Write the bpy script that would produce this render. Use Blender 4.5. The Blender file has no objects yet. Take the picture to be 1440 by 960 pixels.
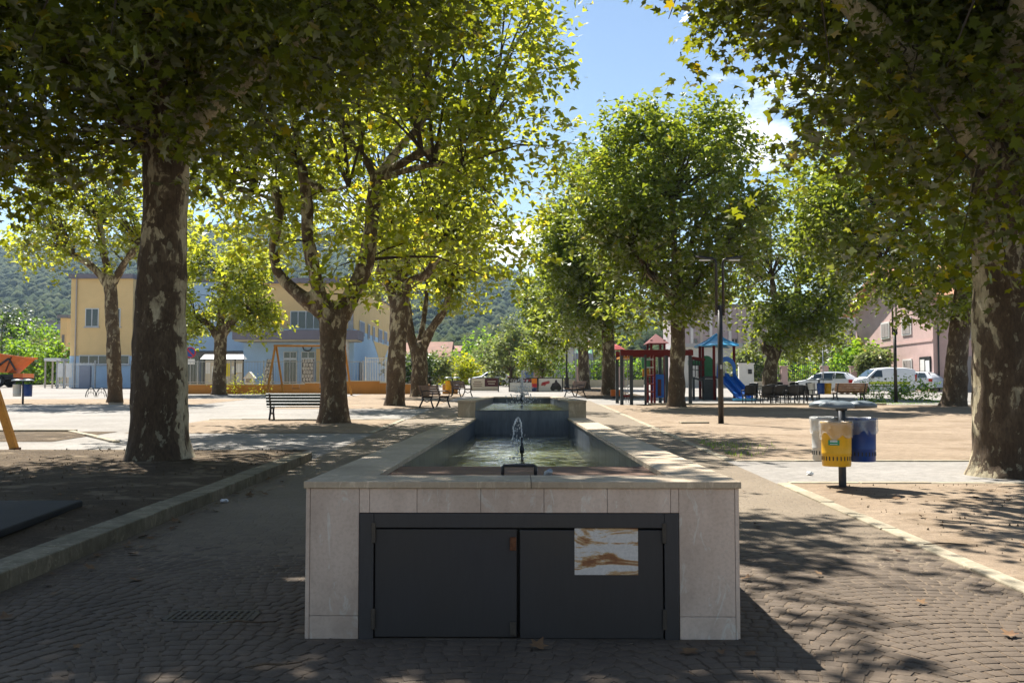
import bpy, bmesh, math, random
import numpy as np
from mathutils import Vector, Matrix, noise as mnoise
R = math.radians
scene = bpy.context.scene
COL = scene.collection
rng = random.Random(7)

# ------------------------------------------------------------------ camera
FPX = 1400.0
PITCH = math.atan(70 / FPX); YAW = math.atan(14 / FPX)
CAMH = 1.45
cam_d = bpy.data.cameras.new('camera'); cam = bpy.data.objects.new('camera', cam_d); COL.objects.link(cam)
cam_d.sensor_width = 36; cam_d.lens = 36 * FPX / 1440
cam_d.clip_start = .05; cam_d.clip_end = 8000
cam.location = (0, 0, CAMH); cam.rotation_euler = (math.pi / 2 + PITCH, 0, YAW)
cam_d.dof.use_dof = False
scene.camera = cam
# ------------------------------------------------------------------ sky, sun, exposure
SUN_EL = 54; SUN_AZ = -27          # azimuth measured from +Y (the view), negative = to the left
SUN_STRENGTH = 5.0; SKY_STRENGTH = .053; EXPOSURE = 1.45
w = bpy.data.worlds.new('World'); scene.world = w; w.use_nodes = True
nt = w.node_tree; nt.nodes.clear()
def wn(t, **k):
    n = nt.nodes.new(t)
    for a, b in k.items(): setattr(n, a, b)
    return n
sky = wn('ShaderNodeTexSky', sky_type='NISHITA', sun_disc=False)
sky.sun_elevation = R(SUN_EL); sky.sun_rotation = R(SUN_AZ)
sky.air_density = 1.0; sky.dust_density = .15; sky.ozone_density = 1.1
bg = wn('ShaderNodeBackground'); bg.inputs[1].default_value = SKY_STRENGTH
wo = wn('ShaderNodeOutputWorld')
tc = wn('ShaderNodeTexCoord'); sep = wn('ShaderNodeSeparateXYZ'); nt.links.new(tc.outputs['Generated'], sep.inputs[0])
ad = wn('ShaderNodeMath', operation='ADD'); ad.inputs[1].default_value = .22; nt.links.new(sep.outputs[2], ad.inputs[0])
dx = wn('ShaderNodeMath', operation='DIVIDE'); nt.links.new(sep.outputs[0], dx.inputs[0]); nt.links.new(ad.outputs[0], dx.inputs[1])
dy = wn('ShaderNodeMath', operation='DIVIDE'); nt.links.new(sep.outputs[1], dy.inputs[0]); nt.links.new(ad.outputs[0], dy.inputs[1])
cb = wn('ShaderNodeCombineXYZ'); nt.links.new(dx.outputs[0], cb.inputs[0]); nt.links.new(dy.outputs[0], cb.inputs[1]); cb.inputs[2].default_value = 2.7
cn = wn('ShaderNodeTexNoise'); cn.inputs['Scale'].default_value = 1.7; cn.inputs['Detail'].default_value = 9; cn.inputs['Roughness'].default_value = .55
nt.links.new(cb.outputs[0], cn.inputs['Vector'])
cr = wn('ShaderNodeValToRGB'); cr.color_ramp.elements[0].position = .57; cr.color_ramp.elements[1].position = .66
nt.links.new(cn.outputs[0], cr.inputs[0])
mx = wn('ShaderNodeMix', data_type='RGBA'); nt.links.new(cr.outputs[0], mx.inputs[0]); nt.links.new(sky.outputs[0], mx.inputs[6])
mx.inputs[7].default_value = (13, 13.2, 13.5, 1)
nt.links.new(mx.outputs[2], bg.inputs[0]); nt.links.new(bg.outputs[0], wo.inputs[0])
sd = bpy.data.lights.new('sun', 'SUN'); sd.energy = SUN_STRENGTH; sd.angle = R(.53); sd.color = (1, .955, .875)
sun = bpy.data.objects.new('sun', sd); COL.objects.link(sun)
sdir = Vector((math.sin(R(SUN_AZ)) * math.cos(R(SUN_EL)), math.cos(R(SUN_AZ)) * math.cos(R(SUN_EL)), math.sin(R(SUN_EL))))
sun.rotation_euler = sdir.to_track_quat('Z', 'Y').to_euler(); sun.location = (-20, 30, 60)
scene.view_settings.view_transform = 'Standard'; scene.view_settings.look = 'None'
scene.view_settings.exposure = EXPOSURE; scene.view_settings.gamma = 1
scene.render.engine = 'CYCLES'
scene.cycles.use_denoising = True
scene.cycles.max_bounces = 7; scene.cycles.transparent_max_bounces = 12
scene.cycles.transmission_bounces = 5; scene.cycles.diffuse_bounces = 4; scene.cycles.glossy_bounces = 3
scene.cycles.volume_bounces = 0
scene.cycles.sample_clamp_indirect = 8
scene.cycles.caustics_reflective = False; scene.cycles.caustics_refractive = False

# ------------------------------------------------------------------ ground and pixel helpers
SLOPE = .0207
def zg(y):
    if y < 110: return SLOPE * (y - 5.9)
    return SLOPE * 104.1 + .004 * (y - 110)
CR = cam.rotation_euler.to_matrix()
def ray(u, v): return CR @ Vector(((u - 720) / FPX, (480 - v) / FPX, -1))
def P(u, v, d):
    r = ray(u, v); t = d / r.y
    return Vector((r.x * t, d, CAMH + r.z * t))
def G(u, v):
    r = ray(u, v)      # CAMH + r.z t = SLOPE (r.y t - 5.9)
    t = (CAMH + SLOPE * 5.9) / (SLOPE * r.y - r.z)
    return Vector((r.x * t, r.y * t, CAMH + r.z * t))

# ------------------------------------------------------------------ mesh builder
class MB:
    def __init__(s): s.v = []; s.f = []
    def add(s, vs, fs):
        o = len(s.v); s.v += [tuple(p) for p in vs]; s.f += [tuple(i + o for i in f) for f in fs]; return s
    def box(s, x0, x1, y0, y1, z0, z1):
        return s.add([(x0,y0,z0),(x1,y0,z0),(x1,y1,z0),(x0,y1,z0),(x0,y0,z1),(x1,y0,z1),(x1,y1,z1),(x0,y1,z1)],
                     [(0,3,2,1),(4,5,6,7),(0,1,5,4),(1,2,6,5),(2,3,7,6),(3,0,4,7)])
    def beam(s, a, b, w, h=None, up=(0,0,1)):
        a = Vector(a); b = Vector(b); h = h or w; d = (b - a).normalized()
        u = Vector(up)
        if abs(d.dot(u)) > .98: u = Vector((0, 1, 0))
        x = d.cross(u).normalized() * (w / 2); y = x.cross(d).normalized() * (h / 2)
        vs = [a-x-y, a+x-y, a+x+y, a-x+y, b-x-y, b+x-y, b+x+y, b-x+y]
        return s.add(vs, [(0,1,2,3),(7,6,5,4),(4,5,1,0),(5,6,2,1),(6,7,3,2),(7,4,0,3)])
    def tube(s, pts, rad, n=8, cap=True):
        pts = [Vector(p) for p in pts]; m = len(pts)
        if not hasattr(rad, '__len__'): rad = [rad] * m
        o = len(s.v); ref = None
        for i, p in enumerate(pts):
            d = (pts[min(i+1, m-1)] - pts[max(i-1, 0)])
            d = d.normalized() if d.length > 1e-9 else Vector((0,0,1))
            if ref is None: ref = Vector((1,0,0)) if abs(d.x) < .9 else Vector((0,1,0))
            x = (ref - d * ref.dot(d)).normalized(); y = d.cross(x); ref = x
            for k in range(n):
                a = 2 * math.pi * k / n; q = p + (x * math.cos(a) + y * math.sin(a)) * rad[i]; s.v.append(tuple(q))
        for i in range(m - 1):
            for k in range(n):
                a = o + i*n + k; b = o + i*n + (k+1) % n
                s.f.append((a, b, b + n, a + n))
        if cap:
            s.f.append(tuple(o + k for k in reversed(range(n)))); s.f.append(tuple(o + (m-1)*n + k for k in range(n)))
        return s
    def lathe(s, prof, n=16, c=(0,0,0), cap=True):
        return s.tube2([(c[0], c[1], c[2] + z) for r, z in prof], [max(r, 1e-4) for r, z in prof], n, cap)
    def tube2(s, pts, rad, n, cap):
        o = len(s.v); m = len(pts)
        for p, r in zip(pts, rad):
            for k in range(n):
                a = 2*math.pi*k/n; s.v.append((p[0] + r*math.cos(a), p[1] + r*math.sin(a), p[2]))
        for i in range(m-1):
            for k in range(n):
                a = o+i*n+k; b = o+i*n+(k+1)%n; s.f.append((a, b, b+n, a+n))
        if cap:
            s.f.append(tuple(o+k for k in reversed(range(n)))); s.f.append(tuple(o+(m-1)*n+k for k in range(n)))
        return s
    def prism(s, poly, axis, a, b):
        """poly 2D extruded along axis 'x','y' or 'z' from a to b"""
        n = len(poly)
        def pt(p, t): return {'x': (t, p[0], p[1]), 'y': (p[0], t, p[1]), 'z': (p[0], p[1], t)}[axis]
        vs = [pt(p, a) for p in poly] + [pt(p, b) for p in poly]
        return s.add(vs, [tuple(range(n)), tuple(reversed(range(n, 2*n)))] + [(i, i+n, (i+1)%n+n, (i+1)%n) for i in range(n)])
    def xf(s, M):
        s.v = [tuple(M @ Vector(p)) for p in s.v]; return s
    def mesh(s, name, mat, smooth=False):
        me = bpy.data.meshes.new(name); me.from_pydata(s.v, [], s.f); me.validate()
        bm = bmesh.new(); bm.from_mesh(me); bmesh.ops.recalc_face_normals(bm, faces=bm.faces); bm.to_mesh(me); bm.free()
        if mat: me.materials.append(mat)
        if smooth: me.polygons.foreach_set('use_smooth', [True] * len(me.polygons))
        return me
    def build(s, name, mat, parent=None, smooth=False, bevel=0, loc=None, rz=0, seg=2):
        o = bpy.data.objects.new(name, s.mesh(name, mat, smooth)); COL.objects.link(o)
        if parent: o.parent = parent
        if loc is not None: o.location = loc
        o.rotation_euler = (0, 0, rz)
        if bevel:
            m = o.modifiers.new('bevel', 'BEVEL'); m.width = bevel; m.segments = seg; m.limit_method = 'ANGLE'
        return o
def link(name, me, parent=None, loc=(0,0,0), rot=(0,0,0), sc=(1,1,1)):
    o = bpy.data.objects.new(name, me); COL.objects.link(o); o.location = loc; o.rotation_euler = rot; o.scale = sc
    if parent: o.parent = parent
    return o
def tag(o, label=None, cat=None, group=None, kind=None):
    if label: o['label'] = label
    if cat: o['category'] = cat
    if group: o['group'] = group
    if kind: o['kind'] = kind
    return o
def thing(name, label, cat, loc=(0,0,0), rz=0, group=None):
    o = bpy.data.objects.new(name, None); COL.objects.link(o); o.location = loc; o.rotation_euler = (0,0,rz)
    o.empty_display_size = .2; o['kind'] = 'thing'
    return tag(o, label, cat, group)
def copy_tree(o, parent=None):
    c = o.copy(); COL.objects.link(c); c.parent = parent
    for ch in list(o.children): copy_tree(ch, c)
    return c
def dup(o, loc, rz, label=None, group=None, sc=None):
    c = copy_tree(o); c.location = loc; c.rotation_euler = (0,0,rz)
    if label: c['label'] = label
    if group: c['group'] = group
    if sc: c.scale = sc
    return c
def text_mesh(txt, size, name, mat, parent, M, extrude=.002):
    cu = bpy.data.curves.new(name, 'FONT'); cu.body = txt; cu.size = size; cu.extrude = extrude; cu.align_x = 'CENTER'; cu.align_y = 'CENTER'
    t = bpy.data.objects.new(name, cu); COL.objects.link(t)
    dg = bpy.context.evaluated_depsgraph_get(); me = bpy.data.meshes.new_from_object(t.evaluated_get(dg))
    bpy.data.objects.remove(t); me.transform(M); me.materials.clear(); me.materials.append(mat)
    o = bpy.data.objects.new(name, me); COL.objects.link(o); o.parent = parent
    return o

# ------------------------------------------------------------------ materials
MATS = {}
def newmat(name):
    m = bpy.data.materials.new(name); m.use_nodes = True; t = m.node_tree; t.nodes.clear()
    out = t.nodes.new('ShaderNodeOutputMaterial'); b = t.nodes.new('ShaderNodeBsdfPrincipled'); t.links.new(b.outputs[0], out.inputs[0])
    MATS[name] = m
    return m, t, b, out
def nd(t, typ, ins=None, **k):
    n = t.nodes.new(typ)
    for a, b in k.items(): setattr(n, a, b)
    for a, b in (ins or {}).items():
        if hasattr(b, 'is_linked') or isinstance(b, bpy.types.NodeSocket): t.links.new(b, n.inputs[a])
        else: n.inputs[a].default_value = b
    return n
def c4(c): return (c[0], c[1], c[2], 1)
def ramp(t, fac, stops, interp='LINEAR'):
    n = t.nodes.new('ShaderNodeValToRGB'); n.color_ramp.interpolation = interp; t.links.new(fac, n.inputs[0]); e = n.color_ramp.elements
    while len(e) < len(stops): e.new(.5)
    for x, (p, c) in zip(e, stops): x.position = p; x.color = c4(c) if hasattr(c, '__len__') else (c, c, c, 1)
    return n.outputs[0]
def mixc(t, f, a, b, mode='MIX'):
    n = t.nodes.new('ShaderNodeMix'); n.data_type = 'RGBA'; n.blend_type = mode
    for i, x in ((0, f), (6, a), (7, b)):
        if isinstance(x, bpy.types.NodeSocket): t.links.new(x, n.inputs[i])
        else: n.inputs[i].default_value = c4(x) if hasattr(x, '__len__') else x
    return n.outputs[2]
def math_(t, op, a, b=0.0, c=None):
    n = t.nodes.new('ShaderNodeMath'); n.operation = op
    for i, x in enumerate((a, b) if c is None else (a, b, c)):
        if isinstance(x, bpy.types.NodeSocket): t.links.new(x, n.inputs[i])
        else: n.inputs[i].default_value = x
    return n.outputs[0]
def pos(t, sc=(1,1,1), off=(0,0,0)):
    g = t.nodes.new('ShaderNodeNewGeometry'); m = t.nodes.new('ShaderNodeMapping'); m.inputs['Scale'].default_value = sc; m.inputs['Location'].default_value = off
    t.links.new(g.outputs['Position'], m.inputs[0]); return m.outputs[0]
def tnoise(t, v, scale, detail=4, rough=.55, dist=0):
    n = nd(t, 'ShaderNodeTexNoise', {'Scale': scale, 'Detail': detail, 'Roughness': rough, 'Distortion': dist}); t.links.new(v, n.inputs['Vector']); return n.outputs[0]
def bump(t, b, h, strength=.3, dist=.01, normal=None):
    n = t.nodes.new('ShaderNodeBump'); n.inputs['Strength'].default_value = strength; n.inputs['Distance'].default_value = dist
    t.links.new(h, n.inputs['Height'])
    if normal is not None: t.links.new(normal, n.inputs['Normal'])
    t.links.new(n.outputs[0], b.inputs['Normal']); return n.outputs[0]
def mottle(name, c1, c2, scale=3, rough=.7, bs=.15, bd=.005, fine=60, fineamt=.35, metal=0, sc=(1,1,1), spec=.4, objrand=0):
    m, t, b, out = newmat(name)
    p = pos(t, sc); a = tnoise(t, p, scale, 6, .6); f = tnoise(t, p, fine, 4, .6)
    col = ramp(t, a, [(.3, c1), (.7, c2)])
    sh = ramp(t, f, [(.3, 1 - fineamt), (.7, 1)])
    col = mixc(t, 1.0, col, sh, 'MULTIPLY')
    if objrand:
        oi = t.nodes.new('ShaderNodeObjectInfo'); col = mixc(t, 1.0, col, ramp(t, oi.outputs['Random'], [(0, 1 - objrand), (1, 1)]), 'MULTIPLY')
    t.links.new(col, b.inputs['Base Color']); b.inputs['Roughness'].default_value = rough; b.inputs['Metallic'].default_value = metal
    b.inputs['Specular IOR Level'].default_value = spec
    if bs: bump(t, b, f, bs, bd)
    return m
def paint(name, c, rough=.4, dirt=.25, chip=0, metal=0, bs=.05):
    c2 = tuple(x * (1 - dirt) for x in c)
    return mottle(name, c2, c, 4, rough, bs, .003, 40, dirt * .6, metal)
# special materials
def bark_mat(name, side=None, off=0.0, lit=1.0):
    m, t, b, out = newmat(name)
    p = pos(t, (1, 1, .55)); n1 = tnoise(t, p, 2.3, 9, .62, .7); n2 = tnoise(t, pos(t, (1, 1, .6), (7, 3, 1)), 6, 7, .62, .4)
    f = tnoise(t, pos(t, (1, 1, .3)), 34, 5, .65)
    h = nd(t, 'ShaderNodeSeparateXYZ'); g = t.nodes.new('ShaderNodeNewGeometry'); t.links.new(g.outputs['Position'], h.inputs[0])
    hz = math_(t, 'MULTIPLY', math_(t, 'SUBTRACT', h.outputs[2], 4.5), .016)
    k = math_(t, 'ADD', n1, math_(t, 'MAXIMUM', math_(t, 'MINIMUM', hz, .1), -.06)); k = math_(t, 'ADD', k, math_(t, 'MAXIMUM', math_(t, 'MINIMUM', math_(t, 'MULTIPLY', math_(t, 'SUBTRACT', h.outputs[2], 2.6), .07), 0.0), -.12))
    wv = nd(t, 'ShaderNodeTexNoise', {'Scale': 9.0, 'Detail': 4.0}); t.links.new(pos(t, (1, 1, .6)), wv.inputs['Vector'])
    ws = nd(t, 'ShaderNodeVectorMath', operation='SCALE'); t.links.new(wv.outputs['Color'], ws.inputs[0]); ws.inputs['Scale'].default_value = .16
    wa = nd(t, 'ShaderNodeVectorMath', operation='ADD'); t.links.new(pos(t, (1, 1, .5)), wa.inputs[0]); t.links.new(ws.outputs[0], wa.inputs[1])
    vo = nd(t, 'ShaderNodeTexVoronoi', {'Scale': 7.5}); t.links.new(wa.outputs[0], vo.inputs['Vector']); vs_ = nd(t, 'ShaderNodeSeparateColor'); t.links.new(vo.outputs['Color'], vs_.inputs[0])
    k = math_(t, 'ADD', k, math_(t, 'MULTIPLY', math_(t, 'SUBTRACT', vs_.outputs[0], .5), .24))
    if off: k = math_(t, 'ADD', k, off)
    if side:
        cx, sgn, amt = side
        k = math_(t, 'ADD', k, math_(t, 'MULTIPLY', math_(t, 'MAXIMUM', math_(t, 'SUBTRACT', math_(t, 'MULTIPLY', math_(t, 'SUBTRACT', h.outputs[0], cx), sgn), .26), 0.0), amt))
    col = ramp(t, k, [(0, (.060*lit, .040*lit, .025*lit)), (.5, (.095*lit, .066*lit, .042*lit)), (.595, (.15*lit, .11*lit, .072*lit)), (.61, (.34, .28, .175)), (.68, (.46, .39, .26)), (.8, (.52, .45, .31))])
    fleck = ramp(t, n2, [(.60, 0.0), (.615, 1.0)])
    col = mixc(t, math_(t, 'MULTIPLY', fleck, .8), col, (.27, .235, .16))
    col = mixc(t, 1.0, col, ramp(t, f, [(.3, .55), (.65, 1.0)]), 'MULTIPLY')
    t.links.new(col, b.inputs['Base Color']); b.inputs['Roughness'].default_value = .85; b.inputs['Specular IOR Level'].default_value = .2
    bump(t, b, math_(t, 'ADD', math_(t, 'MULTIPLY', f, .6), math_(t, 'MULTIPLY', ramp(t, k, [(.55, 1.0), (.6, 0.0)]), .6)), .6, .02)
    return m
def leaf_mat(name, base, trans, yellow=.04, gloss=.35):
    m, t, b, out = newmat(name); t.nodes.remove(b)
    g = t.nodes.new('ShaderNodeNewGeometry'); oi = t.nodes.new('ShaderNodeObjectInfo')
    r = math_(t, 'FRACT', math_(t, 'ADD', g.outputs['Random Per Island'], oi.outputs['Random']))
    dk = tuple(x * .62 for x in base); lt = (base[0] * 1.35, base[1] * 1.25, base[2] * 1.1)
    yl = (base[0] * 4.2, base[1] * 2.3, base[2] * .8)
    bc = ramp(t, r, [(0, dk), (.5, base), (1 - yellow * 2, lt), (1 - yellow, lt), (1, yl)])
    tdk = tuple(x * .7 for x in trans); tyl = (trans[0] * 1.8, trans[1] * 1.15, trans[2])
    tcx = ramp(t, r, [(0, tdk), (.6, trans), (1 - yellow, (trans[0] * 1.15, trans[1] * 1.05, trans[2])), (1, tyl)])
    d = nd(t, 'ShaderNodeBsdfDiffuse', {'Color': bc}); tr = nd(t, 'ShaderNodeBsdfTranslucent', {'Color': tcx})
    ms = nd(t, 'ShaderNodeAddShader'); t.links.new(d.outputs[0], ms.inputs[0]); t.links.new(tr.outputs[0], ms.inputs[1])
    gl = nd(t, 'ShaderNodeBsdfGlossy', {'Color': (1, 1, 1, 1), 'Roughness': .38})
    fr = nd(t, 'ShaderNodeFresnel', {'IOR': 1.42}); m2 = nd(t, 'ShaderNodeMixShader')
    t.links.new(math_(t, 'MULTIPLY', fr.outputs[0], gloss), m2.inputs[0]); t.links.new(ms.outputs[0], m2.inputs[1]); t.links.new(gl.outputs[0], m2.inputs[2])
    t.links.new(m2.outputs[0], out.inputs[0]); return m
def stone_mat(name, c1, c2, streak=True, joint=None, rough=.6):
    m, t, b, out = newmat(name)
    a = tnoise(t, pos(t, (1, 1, .25) if streak else (1,1,1)), 5, 7, .65, .3); f = tnoise(t, pos(t), 55, 5, .6); st = tnoise(t, pos(t, (1,1,1), (3,1,4)), 1.3, 5, .6)
    oi = t.nodes.new('ShaderNodeObjectInfo')
    col = ramp(t, a, [(.28, c1), (.72, c2)])
    col = mixc(t, 1.0, col, ramp(t, f, [(.3, .86), (.55, 1.0)]), 'MULTIPLY'); vn = tnoise(t, pos(t, (1, 1, .35), (1,5,2)), 9, 8, .7, 1.5)
    col = mixc(t, ramp(t, vn, [(.56, 0.0), (.62, .55), (.68, 0.0)]), col, tuple(min(.75, x*1.45) for x in c2))
    col = mixc(t, 1.0, col, ramp(t, oi.outputs['Random'], [(0, .84), (1, 1.0)]), 'MULTIPLY')
    col = mixc(t, ramp(t, st, [(.50, 0.0), (.72, .6)]), col, tuple(x * .55 for x in c1))
    t.links.new(col, b.inputs['Base Color']); b.inputs['Roughness'].default_value = rough; b.inputs['Specular IOR Level'].default_value = .3
    bump(t, b, f, .25, .006); return m
def ground_mat(name, c1, c2, scale=.6, speck=90, speckamt=.4, bd=.02, bs=.5, extra=None):
    m, t, b, out = newmat(name)
    a = tnoise(t, pos(t), scale, 8, .62, .2); f = tnoise(t, pos(t), speck, 6, .7); md = tnoise(t, pos(t), 7, 6, .65)
    col = ramp(t, a, [(.3, c1), (.7, c2)])
    col = mixc(t, 1.0, col, ramp(t, f, [(.3, 1 - speckamt), (.62, 1.0)]), 'MULTIPLY')
    col = mixc(t, 1.0, col, ramp(t, md, [(.3, .74), (.65, 1.05)]), 'MULTIPLY')
    if extra: col = mixc(t, ramp(t, tnoise(t, pos(t, (1,1,1), (9,2,0)), extra[1], 6, .6), [(.54, 0.0), (.66, extra[2])]), col, extra[0])
    t.links.new(col, b.inputs['Base Color']); b.inputs['Roughness'].default_value = .92; b.inputs['Specular IOR Level'].default_value = .15
    bump(t, b, math_(t, 'ADD', f, math_(t, 'MULTIPLY', md, 2.0)), bs, bd); return m
def cobble_mat(name, c1, c2, scale=9.5):
    m, t, b, out = newmat(name)
    wp = nd(t, 'ShaderNodeVectorMath', operation='ADD'); t.links.new(pos(t), wp.inputs[0])
    nz = nd(t, 'ShaderNodeTexNoise', {'Scale': 1.2, 'Detail': 2}); t.links.new(pos(t), nz.inputs['Vector'])
    sc = nd(t, 'ShaderNodeVectorMath', operation='SCALE'); t.links.new(nz.outputs['Color'], sc.inputs[0]); sc.inputs['Scale'].default_value = .25; t.links.new(sc.outputs[0], wp.inputs[1])
    v1 = nd(t, 'ShaderNodeTexVoronoi', {'Scale': scale, 'Randomness': .55}, feature='DISTANCE_TO_EDGE'); t.links.new(wp.outputs[0], v1.inputs['Vector'])
    v2 = nd(t, 'ShaderNodeTexVoronoi', {'Scale': scale, 'Randomness': .55}); t.links.new(wp.outputs[0], v2.inputs['Vector'])
    sv = nd(t, 'ShaderNodeSeparateColor'); t.links.new(v2.outputs['Color'], sv.inputs[0])
    a = tnoise(t, pos(t), .5, 6, .6); f = tnoise(t, pos(t), 70, 5, .7)
    col = ramp(t, sv.outputs[0], [(0, c1), (1, c2)])
    col = mixc(t, ramp(t, v1.outputs[0], [(.0, .7), (.07, 0.0)]), col, (.12, .095, .068))
    gy = nd(t, 'ShaderNodeSeparateXYZ'); t.links.new(pos(t), gy.inputs[0])
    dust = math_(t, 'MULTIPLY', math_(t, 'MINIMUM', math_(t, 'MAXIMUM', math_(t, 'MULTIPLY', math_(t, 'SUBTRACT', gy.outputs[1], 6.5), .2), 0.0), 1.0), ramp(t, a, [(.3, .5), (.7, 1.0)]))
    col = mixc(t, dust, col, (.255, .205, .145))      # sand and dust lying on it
    col = mixc(t, 1.0, col, ramp(t, f, [(.3, .65), (.65, 1.0)]), 'MULTIPLY')
    t.links.new(col, b.inputs['Base Color']); b.inputs['Roughness'].default_value = .85; b.inputs['Specular IOR Level'].default_value = .25
    bump(t, b, math_(t, 'ADD', ramp(t, v1.outputs[0], [(0, 0.0), (.1, 1.0)]), math_(t, 'MULTIPLY', f, .35)), .55, .012); return m

M = MATS
stone_mat('travertine', (.54, .41, .315), (.72, .57, .455))
stone_mat('coping_stone', (.38, .295, .20), (.52, .415, .29), False)
stone_mat('kerb_stone', (.27, .23, .155), (.42, .36, .26), False, rough=.85)
stone_mat('kerb_mossy', (.13, .108, .062), (.30, .25, .165), False, rough=.9)
stone_mat('end_block_stone', (.36, .28, .18), (.48, .39, .27), False)
for nm, c in (('door_paint', (.022, .019, .019)), ('frame_paint', (.029, .026, .026))):
    m, t, b_, out = newmat(nm); a1 = tnoise(t, pos(t), 1.7, 6, .6); f = tnoise(t, pos(t, (1,1,.15)), 40, 5, .7); rs = tnoise(t, pos(t, (1,1,1), (2,0,5)), 16, 8, .75)
    col = ramp(t, a1, [(.3, tuple(x*.72 for x in c)), (.7, tuple(x*1.2 for x in c))]); col = mixc(t, 1.0, col, ramp(t, f, [(.3, .8), (.65, 1.06)]), 'MULTIPLY')
    col = mixc(t, ramp(t, rs, [(.66, 0.0), (.74, .8)]), col, (.10, .045, .02)); t.links.new(col, b_.inputs['Base Color']); t.links.new(ramp(t, a1, [(.3, .42), (.7, .62)]), b_.inputs['Roughness']); bump(t, b_, math_(t, 'ADD', a1, math_(t, 'MULTIPLY', f, .15)), .25, .012)
mottle('rust', (.10, .035, .015), (.22, .085, .03), 14, .85, .3, .004, 90, .5)
mottle('lid_rust', (.13, .062, .034), (.22, .115, .065), 3.5, .75, .25, .004, 60, .35)
mottle('basin_tile', (.03, .045, .075), (.14, .17, .20), 3.5, .3, .2, .004, 30, .35, sc=(1, 1, .18), objrand=.35)
mottle('basin_floor', (.045, .05, .04), (.40, .33, .16), 4.2, .8, .2, .01, 22, .5)
mottle('dark_iron', (.012, .013, .015), (.028, .029, .03), 5, .45, .1, .003, 60, .3)
mottle('lamp_iron', (.02, .017, .016), (.035, .03, .028), 5, .4, .1, .003, 60, .25)
mottle('bench_slat_dark', (.018, .045, .055), (.035, .075, .088), 5, .4, .15, .004, 50, .3, sc=(.2, 1, 1))
mottle('bench_slat_wood', (.17, .085, .045), (.29, .16, .085), 5, .55, .2, .004, 50, .35)
mottle('timber_orange', (.42, .17, .02), (.58, .26, .03), 4, .55, .2, .004, 40, .3)
mottle('galvanised', (.30, .31, .32), (.45, .46, .47), 6, .45, .1, .003, 60, .2, metal=.5)
mottle('post_grey', (.05, .06, .075), (.09, .1, .12), 5, .5, .1, .003, 60, .25)
mottle('lid_grey', (.10, .125, .14), (.17, .20, .22), 4, .38, .1, .003, 50, .25)
paint('bin_yellow', (.78, .42, .012), .42, .18); paint('bin_blue', (.012, .055, .24), .4, .2); paint('bin_white', (.62, .62, .58), .45, .2)
paint('sticker_green', (.02, .26, .10), .4, .15); paint('white_paint', (.78, .78, .76), .5, .12)
paint('play_red', (.14, .010, .011), .75, .25); paint('play_blue', (.015, .13, .52), .35, .15); paint('play_cyan', (.06, .34, .62), .35, .15)
paint('play_green', (.05, .26, .12), .45, .2); paint('play_post', (.045, .055, .065), .55, .3)
paint('truck_orange', (.72, .16, .015), .45, .25); paint('tyre', (.018, .018, .019), .85, .3); paint('rim', (.42, .43, .44), .35, .3, metal=.6)
paint('car_white', (.78, .79, .80), .2, .06); paint('car_silver', (.62, .64, .68), .22, .08); paint('car_blue', (.18, .23, .34), .25, .08)
paint('car_trim', (.02, .02, .022), .5, .2); paint('tail_red', (.42, .01, .012), .2, .1); paint('van_lime', (.55, .62, .02), .4, .1)
paint('rattan', (.016, .015, .015), .55, .35); paint('rope', (.05, .05, .055), .8, .3)
m, t, b, out = newmat('glass_dark'); b.inputs['Base Color'].default_value = (.03, .045, .05, 1); b.inputs['Roughness'].default_value = .05; b.inputs['Specular IOR Level'].default_value = .8
m, t, b, out = newmat('lamp_glass'); b.inputs['Base Color'].default_value = (.7, .72, .72, 1); b.inputs['Roughness'].default_value = .3
m, t, b, out = newmat('plastic_bag')
t.nodes.remove(b); tr = nd(t, 'ShaderNodeBsdfTransparent', {'Color': (.95, .95, .95, 1)}); df = nd(t, 'ShaderNodeBsdfTranslucent', {'Color': (.75, .76, .76, 1)}); d2 = nd(t, 'ShaderNodeBsdfDiffuse', {'Color': (.8, .8, .8, 1)})
gl = nd(t, 'ShaderNodeBsdfGlossy', {'Roughness': .22}); m1 = nd(t, 'ShaderNodeMixShader'); m2 = nd(t, 'ShaderNodeMixShader'); m3 = nd(t, 'ShaderNodeMixShader')
t.links.new(df.outputs[0], m1.inputs[1]); t.links.new(d2.outputs[0], m1.inputs[2]); t.links.new(m1.outputs[0], m2.inputs[1]); t.links.new(gl.outputs[0], m2.inputs[2]); m2.inputs[0].default_value = .25
m3.inputs[0].default_value = .32; t.links.new(tr.outputs[0], m3.inputs[1]); t.links.new(m2.outputs[0], m3.inputs[2]); t.links.new(m3.outputs[0], out.inputs[0])
# rusty enamel plate
m, t, b, out = newmat('enamel_rusty')
a = tnoise(t, pos(t, (.55, 1, 2.6), (.3, 0, .62)), 5.5, 9, .66, .5); f = tnoise(t, pos(t), 60, 5, .6)
col = ramp(t, a, [(.0, (.50, .48, .47)), (.49, (.60, .56, .51)), (.525, (.50, .33, .16)), (.58, (.26, .10, .03)), (.70, (.12, .045, .02))])
col = mixc(t, 1.0, col, ramp(t, f, [(.3, .8), (.6, 1.0)]), 'MULTIPLY'); t.links.new(col, b.inputs['Base Color']); b.inputs['Roughness'].default_value = .55; bump(t, b, a, .2, .004)
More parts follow.
